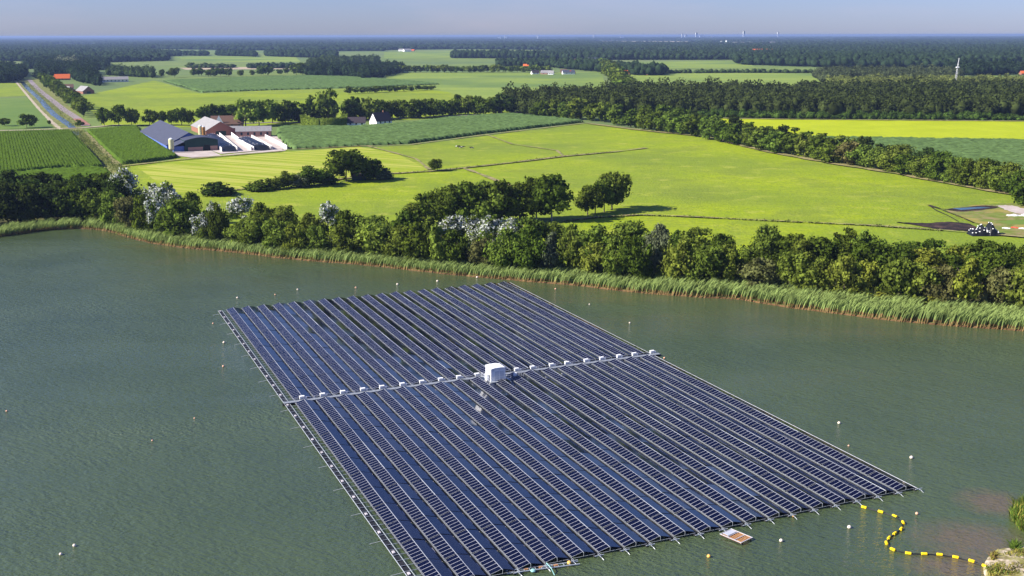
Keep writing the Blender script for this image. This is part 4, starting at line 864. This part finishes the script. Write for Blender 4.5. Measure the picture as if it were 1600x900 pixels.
bl = [(430,461,'peach',.8,'small peach buoy, behind the left half of the farm, second from its corner'),(371,466,'buoy',1,'white buoy just beyond the left far corner of the farm'),(465,453,'buoy',1,'white buoy behind the far edge of the farm, third from the left'),(556,450,'peach',1,'peach buoy behind the far edge, between the reed shore and farm mid-left'),(621,445,'buoy',1.2,'white buoy behind the far edge, left of the pair near the shore'),(683.5,440,'buoy',1.2,'white buoy close to the shore reeds, left of the far peak of the farm'),(745.5,434,'buoy',1.2,'white buoy nearly touching the reeds behind the far peak'),
 (333,506,'peach',.8,'small peach buoy left of the far left farm corner, topmost of three'),(350,536,'buoy',1.1,'pale buoy left of the farm edge, middle of three'),(349,573,'peach',.9,'peach buoy left of the farm edge, lowest of three'),(868,452,'peach',.9,'peach buoy right of the far peak near the reeds'),(921,476,'buoy',.7,'tiny pale buoy on open water right of the far peak'),(984,505,'buoy',.8,'pale buoy on open water above the walkway end'),(1038,560,'peach',.8,'peach buoy at the right end of the walkway'),
 (10.5,643,'peach',.7,'tiny peach buoy at the left edge of the lake'),(304,654,'peach',.6,'tiny peach buoy on open water left of the farm, the upper of two'),(238,689,'peach',.6,'tiny peach buoy on open water left of the farm, the lower of two'),(116.5,853.5,'buoy',.95,'white buoy bottom left, upper of a pair'),(95,867,'buoy',.85,'white buoy bottom left, lower of a pair'),
 (1311,662,'buoy',1.05,'white buoy right of the farm, topmost on the open water'),(1326,697,'peach',.6,'tiny flat peach buoy right of the farm below the topmost white one'),(1424,716,'buoy',1.1,'white buoy straight above the right farm corner'),(1432.5,803.5,'peach',.85,'peach buoy just right of the bend of the yellow float line'),(1327,825,'buoy',1.1,'white buoy left of the bend of the yellow float line'),(1220.5,846,'buoy',1.0,'white buoy right of the rusty raft'),(1107.5,870.5,'oranges',1.0,'orange buoy below the rusty raft'),(889.5,881,'oranges',1.15,'orange buoy touching the near boom'),(1240,667,'peach',.8,'peach buoy at the right farm edge, upper of two'),(1260,679,'peach',.8,'peach buoy at the right farm edge, lower of two'),(1240,807,'oranges',.7,'yellow-orange buoy tucked against the near edge of the farm'),(427,400,'buoy',1.4,'white post-like buoy standing at the reed edge mid-left')]
for i, (x, y, k, s, lab) in enumerate(bl):
    me, eye = BU[k]; b = bpy.data.objects.new('mooring_buoy', me); b.location = at(x, y, 0) + Vector((0, 0, .12*s)); b.scale = (s*.78, s*.78, s*.78); b.rotation_euler = (random.uniform(-.2, .2), random.uniform(-.2, .2), random.uniform(0, 6)); link(b); tag(b, lab, 'buoy', 'mooring buoys on the lake')
    e = bpy.data.objects.new('lifting_eye', eye); link(e, b)
cable_px = [(1342,792),(1350,794),(1376,801),(1398,808),(1411,818),(1408,828),(1398,835),(1389,842),(1385,850),(1395,860),(1419,866),(1444,867),(1468,868),(1493,872),(1518,878),(1539,886),(1548,890)]
P = [at(x, y, 0) for x, y in cable_px]; fc = empty('floating_cable', P[0]); tag(fc, 'black floating cable with yellow floats curving from the farm to the sandy bank', 'cable')
cp = chaikin([tuple((p-P[0])) [:2] for p in P], 2); MB().tube([(x, y, .10) for x, y in cp], .08, 6).build('cable', M['hdpe'], fc)
FLT = MB().lathe([(.10, -.55), (.24, -.52), (.27, -.45), (.27, -.06), (.24, 0), (.27, .06), (.27, .45), (.24, .52), (.10, .55)], 12).mesh('float', M['yellow'])
for i in range(1, len(P)-1):
    d = (P[i+1] - P[i-1]).normalized(); f = bpy.data.objects.new('float', FLT); f.rotation_euler = d.to_track_quat('Z', 'Y').to_euler(); f.location = P[i] - P[0] + Vector((0, 0, .16)); f.scale = (.78, .78, .75); link(f, fc)

# ------------------------------------------------------------------ buildings
def C3(c, k=1.15): return (c[0]*k, c[1]*k, c[2]*k)
def bm_(name, c, sc=1, rough=.8, **kw): return mat(name, c, C3(c, 1.25), sc, rough=rough, coords='obj', **kw)
B = dict(brick=bm_('brick_wall', (.26,.12,.085), 3), pinkbrick=bm_('pale_brick', (.34,.2,.16), 3), white=M['white'], greyroof=bm_('grey_sheet_roof', (.22,.21,.21), .6), blueroof=bm_('blue_grey_roof', (.062,.066,.09), .5, rough=.55), darkroof=bm_('dark_tiles', (.05,.04,.045), 2), redroof=bm_('orange_tiles', (.55,.12,.03), 2), brownroof=bm_('brown_tiles', (.13,.075,.055), 2), green=bm_('dark_green_cladding', (.018,.045,.04), .5, rough=.5), glass=bm_('window_glass', (.03,.05,.06), 1, rough=.15), cream=bm_('cream_silo', (.55,.52,.3), 2, rough=.45), brownsilo=bm_('brown_silo', (.4,.2,.06), 2, rough=.5), tarp=bm_('black_tarp', (.012,.013,.016), 1, rough=.35), bluewall=bm_('blue_side_sheet', (.10,.16,.42), 1), concrete=bm_('concrete_wall', (.68,.64,.62), .5), paleroof=bm_('pale_sheet_roof', (.25,.24,.235), .6))
def gable(name, label, cat, c, L, W, ang, eave, ridge, wall, roof, over=.5, ndoor=1, nwin=3, group=None, rname='roof', chimney=False):
    """gabled building, ridge along local x, origin at the centre of its base"""
    r = empty(name, c, ang); tag(r, label, cat, group)
    a = MB(); a.v = []; hw = W/2; hl = L/2
    a.add([(-hl,-hw,0),(hl,-hw,0),(hl,hw,0),(-hl,hw,0),(-hl,-hw,eave),(hl,-hw,eave),(hl,hw,eave),(-hl,hw,eave),(-hl,0,ridge-.1),(hl,0,ridge-.1)], [(0,1,5,4),(2,3,7,6),(1,2,6,9,5),(3,0,4,8,7)]); a.build('wall', wall, r)
    sl = (ridge-eave)/hw; t = .18; oe = over; a = MB()
    for s in (-1, 1):
        y0, z0 = s*(hw+oe), eave - sl*oe; X0, X1 = -hl-oe, hl+oe
        a.add([(X0,y0,z0),(X1,y0,z0),(X1,0,ridge),(X0,0,ridge),(X0,y0,z0+t),(X1,y0,z0+t),(X1,0,ridge+t),(X0,0,ridge+t)], [(0,1,2,3),(4,5,6,7),(0,1,5,4),(0,3,7,4),(1,2,6,5)])
    rf_ = a.build(rname, roof, r)
    if chimney: MB().box(hl*.3, hl*.3+.8, -.4, .4, ridge-.5, ridge+1.3).build('chimney', B['brick'], rf_)
    for i in range(nwin):
        x = -hl + L*(i+.7)/(nwin+.4)
        w_ = MB().box(x, x+min(1.4, L/nwin*.4), -hw-.05, -hw+.02, eave*.35, eave*.8).build('window', B['glass'], r)
    for i in range(ndoor): MB().box(hl-.02, hl+.06, -hw*.35, hw*.35, 0, eave*.85).build('door', B['green'], r)
    return r
def pxr(x0, y0, x1, y1): a, b = at(x0, y0), at(x1, y1); return a, b, math.atan2((b-a).y, (b-a).x), (b-a).length
# big dairy barn, ridge running away from the camera
nl = at(266, 237); bl_ = at(220, 211); ax = (nl - bl_); angb = math.atan2(ax.y, ax.x); Lb = ax.length; axn = ax.normalized(); side = Vector((-axn.y, axn.x, 0))
barn_c = bl_ + axn*(Lb*.46) + side*14
gable('dairy_barn', 'long barn with huge blue-grey roof at the left of the farm', 'barn', barn_c, Lb*.9, 28, angb, 3.0, 10.2, B['bluewall'], B['blueroof'], over=.6, ndoor=0, nwin=0)
gb_c = nl + side*15 - axn*4
g = empty('machine_hall', gb_c, angb); tag(g, 'dark green hall with curved roof at the front end of the long barn', 'barn')
prof = [(-14, 0), (-14, 6.3)] + [(-14 + 28*i/10, 6.3 + 3.0*math.sin(math.pi*i/10)*.55) for i in range(1, 10)] + [(14, 6.3), (14, 0)]
def xprism(mb, poly, x0, x1): n = len(poly); mb.add([(x0, y, z) for y, z in poly] + [(x1, y, z) for y, z in poly], [tuple(range(n)), tuple(range(2*n-1, n-1, -1))] + [(i, n+i, n+(i+1) % n, (i+1) % n) for i in range(n)]); return mb
xprism(MB(), [(y*.72+3.2, z*1.05) for y, z in prof], -9, 9).build('wall', B['green'], g)
arch = [(y*.72+3.2, z*1.05) for y, z in prof[1:-1]]; a = MB()
for (y0, z0), (y1, z1) in zip(arch, arch[1:]): a.add([(-9.4, y0, z0+.05), (9.4, y0, z0+.05), (9.4, y1, z1+.05), (-9.4, y1, z1+.05), (-9.4, y0, z0+.25), (9.4, y0, z0+.25), (9.4, y1, z1+.25), (-9.4, y1, z1+.25)], [(0,1,2,3),(4,5,6,7),(0,1,5,4),(2,3,7,6),(0,3,7,4),(1,2,6,5)])
a.build('roof', B['blueroof'], g)
MB().box(9.0, 9.12, -5, 4, 0, 2.6).build('brick_plinth', B['pinkbrick'], g); MB().box(9.0, 9.12, 8.5, 13, 0, 3).build('brick_plinth', B['pinkbrick'], g)
MB().box(9.0, 9.2, 4.6, 8.2, 0, 3.8).build('door', B['tarp'], g)
MB().box(-8, 8, -13.5, -7.1, 0, 3.4).build('lean_to', B['bluewall'], g)
MB().add([(-8.3,-14,3.3),(9.4,-14,3.3),(9.4,-6.95,6.0),(-8.3,-6.95,6.0),(-8.3,-14,3.5),(9.4,-14,3.5),(9.4,-6.95,6.2),(-8.3,-6.95,6.2)], [(0,1,2,3),(4,5,6,7),(0,1,5,4),(1,2,6,5),(2,3,7,6),(3,0,4,7)]).build('lean_to_roof', B['blueroof'], g)
def silo(c, r, h, m, label):
    s = empty('feed_silo', c); tag(s, label, 'silo', 'feed silos'); MB().lathe([(r*.3, 1.0), (r, 2.6), (r, h-1), (r*.85, h-.5)], 14).build('tank', m, s); MB().lathe([(r*.87, h-.49), (r*.4, h), (r*.2, h+.15)], 14).build('lid', B['white'], s)
    for k in range(4): q = k*1.57+.78; MB().tube([(r*.8*math.cos(q), r*.8*math.sin(q), 0), (r*.8*math.cos(q), r*.8*math.sin(q), 2.8)], .12, 5).build('leg', M['galv'], s)
silo(at(268.5, 239), 1.6, 9, B['cream'], 'cream round silo at the corner of the green hall')
silo(at(314, 217), 1.5, 9.5, B['cream'], 'cream silo in front of the light grey barn, left of a pair')
silo(at(318.5, 217), 1.4, 8.8, B['brownsilo'], 'rusty brown silo in front of the light grey barn, right of a pair')
a0, b0 = at(312, 203), at(338, 214)
gable('cattle_barn', 'barn with light grey roof and brick gable behind the silos', 'barn', (at(300,205)+at(330,214))/2 + Vector((6, 10, 0)), 58, 21, angb, 4.0, 10, B['brick'], B['paleroof'], ndoor=1, nwin=0)
gable('farmhouse', 'dark-tiled brick farmhouse with white gable behind the barns', 'house', at(356, 199), 24, 11, rad(12), 3.2, 9.0, B['brick'], B['brownroof'], ndoor=0, nwin=4, chimney=True)
a = MB(); a.v = []; q = at(343, 200)
o = MB().prism([(-3.6, 0), (3.6, 0), (3.6, 3), (0, 9.6), (-3.6, 3)], -.2, .2).build('gable_wall', B['white'], loc=q); o.rotation_euler = (0, 0, rad(10)); tag(o, 'white pointed gable wall at the left end of the dark farmhouse', 'gable wall')
gable('flat_shed', 'low dark shed between light grey barn and farmhouse', 'shed', at(350, 207), 26, 10, rad(5), 3.6, 4.6, B['brick'], B['greyroof'], ndoor=1, nwin=5)
p0, p1 = at(370, 215), at(417, 214); ang_ = math.atan2((p1-p0).y, (p1-p0).x)
gable('brick_shed', 'long brick shed with mottled grey roof and wide dark openings', 'shed', (p0+p1)/2 + Vector((0, 7, 0)), 24, 12, rad(10), 4.2, 7.2, B['pinkbrick'], B['greyroof'], ndoor=1, nwin=5)
def clamp(px0, px1, wid, label, wallm, tarp=True):
    A, Bq = at(*px0), at(*px1); d = (Bq-A); L = d.length; r = empty('silage_clamp', A, math.atan2(d.y, d.x)); tag(r, label, 'silage clamp', 'silage clamps on the yard')
    MB().box(0, L, -wid/2-.3, -wid/2, 0, 2.6).build('side_wall', wallm, r); MB().box(0, L, wid/2, wid/2+.3, 0, 2.6).build('side_wall', wallm, r)
    if tarp:
        vs = []; n = 16; r_ = random.Random(int(L*7)); k5 = 6
        for i in range(n+1):
            for j in range(k5+1):
                z = 2.3 + 1.5*math.sin(math.pi*j/k5)*min(1, (n-i)*.4, i*.6+.3) + r_.uniform(-.15, .15)
                if i == n: z = .1
                vs.append((L*i/n*(1 if i < n else 1.04), (-wid/2+.05) + (wid-.1)*j/k5, z))
        MB().add(vs, [(i*(k5+1)+j, (i+1)*(k5+1)+j, (i+1)*(k5+1)+j+1, i*(k5+1)+j+1) for i in range(n) for j in range(k5)]).build('tarpaulin', B['tarp'], r)
        a = MB(); r2 = random.Random(5)
        for i in range(26): x, y = r2.uniform(1, L-1), r2.uniform(-wid/2+1, wid/2-1); a.lathe([(.35, 3.6), (.5, 3.75), (.35, 3.9)], 8, (x, y, -.1 - abs(y)*.12))
        a.build('tyres', M['tray'], r)
    else: MB().box(.2, L-.2, -wid/2+.02, wid/2-.02, 0.02, .12).build('floor', B['concrete'], r)
clamp((329,216),(359,237), 9, 'silage clamp with white side wall and black tarp, leftmost on the yard', B['concrete'])
clamp((352,212),(382,236), 8, 'open concrete silage bay between two tarped clamps', B['concrete'], False)
clamp((382,221),(410,235), 10, 'silage clamp with a rounded black tarp in the middle of the yard', B['concrete'])
clamp((404,216),(437,234), 9, 'empty white-walled silage bay at the right end of the yard', B['concrete'], False)
# white-gabled house, its neighbour and the hedge
gable('house', 'small house with dark roof and bright white gable facing left', 'house', at(595,194), 15, 10, rad(42), 3.2, 9.5, B['white'], B['darkroof'], ndoor=0, nwin=3, chimney=True)
gable('house', 'low dark-roofed house between the trimmed hedge and white-gabled house', 'house', at(551,196), 20, 9, rad(6), 2.6, 6.5, B['white'], B['darkroof'], ndoor=0, nwin=4)
gable('field_hut', 'dark wooden hut half hidden behind the big round pasture tree', 'hut', at(561,281), 7, 5, rad(10), 2.3, 4.2, B['green'], B['darkroof'], ndoor=1, nwin=1)
he = empty('trimmed_hedge', at(470, 196)); tag(he, 'tall trimmed light green hedge block left of the low house', 'hedge')
hp = [at(x, y) for x, y in ((469,189),(479,197),(500,199),(538,197),(539,190))]
V = []; Q = []
pts = []
for _ in range(5200):
    i = random.choices(range(4), [(hp[j+1]-hp[j]).length for j in range(4)])[0]; t = random.random(); p = hp[i].lerp(hp[i+1], t); d = (hp[i+1]-hp[i]).normalized(); s = Vector((-d.y, d.x, 0)); f = random.random()
    if f < .6: q = p + s*random.choice((-1, 1))*2.2 + Vector((0, 0, random.uniform(0, 6.4))); nn = s*random.choice((-1, 1))
    else: q = p + s*random.uniform(-2.2, 2.2) + Vector((0, 0, 6.4 + random.uniform(-.3, .4))); nn = Vector((0, 0, 1))
    pts.append((*(q - he.location), *nn))
pts = np.array(pts); lv, lq = leaf_quads(pts[:, :3], pts[:, 3:], .5); a = MB()
for i in range(4): 
    A_, B_ = hp[i]-he.location, hp[i+1]-he.location; d = (B_-A_).normalized(); s = Vector((-d.y, d.x, 0))*2.0
    a.add([A_-s, B_-s, B_+s, A_+s, A_-s+Vector((0,0,6.2)), B_-s+Vector((0,0,6.2)), B_+s+Vector((0,0,6.2)), A_+s+Vector((0,0,6.2))], [(4,5,6,7),(0,1,5,4),(1,2,6,5),(2,3,7,6),(3,0,4,7)])
nv = len(lv); o = link(bpy.data.objects.new('foliage', npmesh('foliage', np.concatenate([lv, np.array([tuple(x) for x in a.v])]), quads=np.concatenate([lq, np.array(a.f)+nv]), mats=[M['leaf']])), he); o.color = (.11,.15,.02,1)
# left settlement
gable('farmhouse', 'farm building with bright orange-tiled roof among the left trees', 'house', at(98,125), 23, 12, rad(15), 3, 9.5, B['brick'], B['redroof'], ndoor=0, nwin=3)
gable('house', 'small red-roofed house left of the orange-tiled roof', 'house', at(80,126), 12, 9, rad(20), 3, 7.5, B['brick'], B['redroof'], ndoor=0, nwin=1)
gable('long_shed', 'long open shed with blue-grey roof beyond the bright field', 'shed', at(176,128), 46, 16, rad(24), 4, 8, B['concrete'], B['greyroof'], ndoor=0, nwin=8)
gable('barn', 'red-brick barn with pale grey roof, left of two by the canal road', 'barn', at(108,146), 26, 13, rad(-60), 3.5, 8.5, B['brick'], B['paleroof'], ndoor=1, nwin=0)
gable('barn', 'red-walled barn with pale grey roof, right of two by the canal road', 'barn', at(133,146), 26, 14, rad(-50), 3.5, 9, B['brick'], B['paleroof'], ndoor=1, nwin=0)
gable('shed', 'brown-roofed shed behind the two pale-roofed barns', 'shed', at(100,140), 24, 11, rad(20), 3, 7, B['brick'], B['brownroof'], ndoor=0, nwin=2)
gable('barn', 'far blue-roofed cattle shed, left one beyond the left meadows', 'barn', at(174,94), 62, 30, rad(75), 5, 11, B['concrete'], B['blueroof'], ndoor=0, nwin=0)
gable('barn', 'far blue-roofed cattle shed, right one beyond the left meadows', 'barn', at(196,94), 70, 36, rad(10), 5, 13, B['concrete'], B['blueroof'], ndoor=0, nwin=0)
gable('house', 'dark low building at the left behind the twin trees', 'house', at(70,107), 60, 18, rad(10), 4, 9, B['brick'], B['darkroof'], ndoor=0, nwin=0)
far = [(628,80,30,'white','paleroof','white far farm building left of a bright dome-like roof'),(636,80.5,34,'white','paleroof','bright white far farm building beside the middle forest edge'),(644,80,22,'brick','redroof','small reddish far building right of the white ones'),(658,77,30,'white','redroof','far house with red roof before the middle forest'),(759,75.5,26,'brick','redroof','tiny red-roofed house at the middle forest edge'),
 (836,116,14,'white','darkroof','blue-dark roofed house at the left of the far farmstead'),(853,116,18,'pinkbrick','greyroof','pale brick barn in the far farmstead row'),(861,116.5,10,'white','paleroof','small white building in the far farmstead row'),(888,116,22,'white','blueroof','white farm building with bluish roof near the avenue'),(894,116,10,'brick','redroof','red-gabled house touching the bluish-roofed farm'),(881,114,12,'brick','brownroof','brown-roofed house left of the bluish-roofed farm'),
 (806,104.5,10,'brick','redroof','red roof hidden in the wood round the far farmsteads'),(822,105,12,'brick','redroof','second red roof in the wood round the far farmsteads'),(834,102.5,12,'white','blueroof','blue roof in the wood round the far farmsteads'),(894,96,18,'pinkbrick','brownroof','pink-gabled farmhouse in the trees above the far farmsteads'),(926,95.5,26,'white','blueroof','low bluish shed right of the pink-gabled farmhouse'),
 (981,116,16,'brick','redroof','farmhouse with glowing orange roof right of the avenue'),(989,116.5,14,'brick','redroof','low orange-roofed annex right of the avenue'),(1008,117,16,'brick','redroof','small orange shed under the trees right of the avenue'),(868,75,30,'white','paleroof','white far house above the wood strip'),(1553,115,12,'pinkbrick','brownroof','small pink house between dark trees at far right'),(1600,117,14,'brick','redroof','brick house at the right edge behind the meadow')]
for (x, y, L, wm, rm, lab) in far: gable('house', lab, 'house', at(x, y), L, L*.6, rad(random.uniform(-25, 30)), max(3, L*.16), max(7, L*.36), B[wm], B[rm], ndoor=0, nwin=2 if y > 90 else 0)
for (x, y, L, lab) in [(1152,86.5,110,'long white far building inside the right forest'),(1180,86,130,'long white hall left of the red roof in the far forest'),(1148,70,160,'white industrial hall beyond the right forest, leftmost'),(1165,70,150,'white industrial hall beyond the right forest, rightmost'),(1200,69.5,120,'pale hall far beyond the forest at right')]:
    gable('hall', lab, 'hall', at(x, y), L*.8, 40, rad(10), 14, 19, B['white'], B['paleroof'], ndoor=0, nwin=0)
gable('hall', 'far hall with orange roof among the right forest', 'hall', at(1192,86), 80, 40, rad(5), 15, 21, B['white'], B['redroof'], ndoor=0, nwin=0)
# skyline of the distant town
sk = [(780,58.5,60,40),(790,58.5,50,55),(928,58.5,30,70),(972,58.5,80,40),(1066,58,30,90),(1072,58,60,70),(1088,57.8,40,110),(1096,57.8,90,55),(1113,57.8,60,40),(1162,57.5,36,140),(1215,57.3,22,120),(840,58.4,24,60),(1135,68,8,30),(1127,68,8,25)]
for i, (x, y, wd_, h_) in enumerate(sk):
    p = at(x, y+2.2); t_ = empty('tower_block', p, rad(15)); tag(t_, f'tiny pale building on the horizon, {ORD[i+1]} listed from the left' if False else None, 'building', 'buildings of the town on the horizon')
    t_['_x'] = x
    MB().box(-wd_/2, wd_/2, -8, 8, 0, h_).build('wall', B['white'], t_); MB().box(-wd_*.3, wd_*.3, -4, 4, h_+.1, h_+5).build('roof', B['greyroof'], t_)
sks = sorted([o for o in COL.objects if o.name.startswith('tower_block')], key=lambda o: o['_x'])
for i, o in enumerate(sks):
    side = i < 7; k = i+1 if side else len(sks)-i
    o['label'] = f'tiny pale tower block on the hazy horizon, {ORD[k]} from the {"left" if side else "right"}'; del o['_x']

# lattice mast
ms = empty('lattice_mast', at(1489, 150)); tag(ms, 'white lattice mast rising from the wood at right, leaning slightly', 'mast')
Hm = 38; tp = Vector((3.0, 0, Hm)); a = MB()
def leg(k, t): q = k*2.094; r = 1.5*(1-t) + .7*t; return Vector((r*math.cos(q), r*math.sin(q), 0)) + tp*t
for k in range(3): MB().tube([leg(k, 0), leg(k, 1)], .09, 5).build('leg', M['white'], ms)
for i in range(12):
    for k in range(3): a.tube([leg(k, i/12), leg((k+1) % 3, (i+1)/12)], .06, 4); a.tube([leg(k, (i+1)/12), leg((k+1) % 3, (i+1)/12)], .06, 4)
a.build('bracing', M['white'], ms)
MB().box(-1.5+2.4, 1.5+2.6, -1.2, 1.2, Hm-6, Hm-4.8).build('antenna_ring', M['white'], ms); MB().tube([tp, tp + Vector((.4, 0, 5))], .3, 5).build('antenna', M['white'], ms)

# cows
def cow(x, y, rz, lab, lie=False):
    r = bpy.data.objects.new('cow', None); bm = bmesh.new()
    pts = [((-1.0,0,1.15),.30),((-.4,0,1.12),.38),((.3,0,1.1),.40),((.85,0,1.2),.30),((1.2,0,1.35),.18),((1.55,0,1.3),.16),((1.85,0,1.1),.11)]
    legs = [(-.95,-.22),(-.95,.22),(.75,-.2),(.75,.2)]; me = bpy.data.meshes.new('cow'); vs = [p for p, _ in pts]; es = [(i, i+1) for i in range(len(pts)-1)]; rs = [q for _, q in pts]
    for (lx, ly) in legs:
        j = 0 if lx < 0 else 3; b = len(vs); kx = -.12 if lx < 0 else .05
        vs += [(lx, ly, .85), (lx+kx, ly, .45), (lx, ly, .02)]; rs += [.15, .08, .07]; es += [(j, b), (b, b+1), (b+1, b+2)]
    b = len(vs); vs += [(-1.3,0,1.2),(-1.36,0,.6)]; rs += [.05,.04]; es += [(0, b), (b, b+1)]
    me.from_pydata(vs, es, []); bm.free(); o = bpy.data.objects.new('cow', me); o.location = at(x, y); o.rotation_euler = (0, 0, rz); link(o)
    md = o.modifiers.new('Skin', 'SKIN')
    for i, q in enumerate(rs): me.skin_vertices[0].data[i].radius = (q, q)
    me.skin_vertices[0].data[2].use_root = True
    sb = o.modifiers.new('Sub', 'SUBSURF'); sb.levels = 1; sb.render_levels = 1; me.materials.append(M['cowhide']); tag(o, lab, 'cow', 'cows grazing in the pasture')
M['cowhide'] = mat('cow_hide', (.012,.011,.01), (.75,.72,.68), 1.1, detail=1, lo=.5, hi=.52, coords='obj')
cow(715,231,.3,'black-and-white cow, leftmost of the three close together in the pasture'); cow(719,232,2.6,'dark cow, middle of the three close together in the pasture'); cow(723,232,.2,'whitish cow, rightmost of the three close together'); cow(737,233,3.0,'dark cow standing apart right of the other three')

# right lot: silage heap with tyres, plastic strips
hp_ = at(1537, 367); hr = empty('silage_heap', hp_); tag(hr, 'black tarp heap dotted with white bags beside the scorched ground', 'silage heap')
V = []; n1, n2 = 22, 10; r_ = random.Random(3)
for i in range(n1+1):
    for j in range(n2+1):
        fx = i/n1*2-1; fy = j/n2*2-1; z = max(0, (1-fx*fx)*(1-fy*fy))**.6 * (2.9 + .8*math.sin(i*.9) + (1.3 if fx > .2 else 0)); V.append((fx*5.2, fy*3.2, z + r_.uniform(-.12, .2)*(z > .1)))
MB().add(V, [(i*(n2+1)+j, (i+1)*(n2+1)+j, (i+1)*(n2+1)+j+1, i*(n2+1)+j+1) for i in range(n1) for j in range(n2)]).build('tarpaulin', B['tarp'], hr)
a = MB()
for _ in range(70):
    q = V[r_.randrange(len(V))]
    if q[2] < .2: continue
    a.lathe([(.12, -.1), (.28, 0), (.2, .2)], 7, (q[0] + r_.uniform(-.2, .2), q[1] + r_.uniform(-.2, .2), q[2]+.05))
a.build('weight_bags', M['white'], hr)
for (x0, x1, y, m_, lab) in [(1566,1578,358,'white','white plastic sheet roll lying left on the rough lot'),(1580,1590,357,'red','red plastic strip lying on the rough lot'),(1592,1606,358.5,'white','white plastic sheet roll at the right edge of the rough lot')]:
    if m_ == 'red': M['red'] = mat('red_plastic', (.7,.06,.04), (.75,.1,.07), 1, coords='obj')
    A_, B_ = at(x0, y), at(x1, y+.6); d = B_-A_; s_ = MB().tube([(0,0,.25),(d.length*.3,.3,.35),(d.length*.7,-.2,.3),(d.length,0,.25)], .35, 7).build('plastic_sheet', M[m_], loc=A_); s_.rotation_euler = (0, 0, math.atan2(d.y, d.x)); tag(s_, lab, 'plastic sheet')
pl = at(1590, 338); r_ = random.Random(4); V = [(i*1.3 - 5, j*.9 - 1.8, (0 if i in (0, 8) or j in (0, 4) else r_.uniform(.3, 1.0))) for i in range(9) for j in range(5)]
o = MB().add(V, [(i*5+j, (i+1)*5+j, (i+1)*5+j+1, i*5+j+1) for i in range(8) for j in range(4)]).build('rubble_pile', B['concrete'], loc=pl); tag(o, 'low pale rubble pile on the sandy lot at the right edge', 'rubble')
# rough tussocks along the ditches
def tussocks(label, line, n, h, wid, m):
    P = [at(*p) for p in line]; ln = [(b-a).length for a, b in zip(P, P[1:])]; V = []; D = []
    for _ in range(n):
        i = random.choices(range(len(ln)), ln)[0]; q = P[i].lerp(P[i+1], random.random()); k = random.random()**3
        for _k in range(5): V.append((q.x + random.gauss(0, wid), q.y + random.gauss(0, wid), LAND + .1 + random.random()*h*(.3+k))); D.append((0, -.3, 1))
    lv, lq = leaf_quads(np.array(V), np.array(D), .38); o = link(bpy.data.objects.new('tussocks', npmesh('tussocks', lv, quads=lq, mats=[m]))); o.color = (.1,.12,.03,1); return tag(o, label, 'grass tussocks', kind='stuff')
tussocks('rough tussocks along the ditch crossing the pasture', [(320,303),(430,291),(520,282),(600,273),(680,268),(735,262),(800,255),(880,245),(960,238)], 500, .8, .7, M['leaf'])
tussocks('rough tussocks along the fence line behind the belt', [(880,347),(930,341),(1000,337),(1080,340),(1200,346),(1350,353),(1470,361)], 260, .7, .4, M['leaf'])
tussocks('weeds in the ditch left of the maize patch', [(118,204),(150,236),(190,268)], 900, 1.6, 3.2, M['leaf'])
tussocks('weeds on the canal banks', [(45,132),(75,160),(100,182),(118,198)], 700, 1.6, 4, M['leaf'])
tussocks('undergrowth on the belt floor', [(200,362),(330,380),(500,396),(700,415),(900,432),(1100,449),(1300,472),(1500,492),(1650,502)], 5200, 2.2, 2.6, M['leaf'])

# ------------------------------------------------------------------ air
hz = MB().box(-98000, 98000, -600-400, 98000, -1.0, 76).build('haze', M['white']); hz.data.materials.clear()
hm = bpy.data.materials.new('haze_air'); hm.use_nodes = True; n = hm.node_tree.nodes; n.remove(n['Principled BSDF']); pv = n.new('ShaderNodeVolumePrincipled')
pv.inputs['Color'].default_value = (.33, .45, .74, 1); pv.inputs['Density'].default_value = 5.5e-5; pv.inputs['Anisotropy'].default_value = .1
hm.node_tree.links.new(pv.outputs[0], n['Material Output'].inputs['Volume']); hz.data.materials.append(hm); hz['kind'] = 'stuff'; hz['label'] = 'thin blue haze over the far land'; hz['category'] = 'haze'
print('TREES', TREES, 'objects', len(bpy.data.objects))
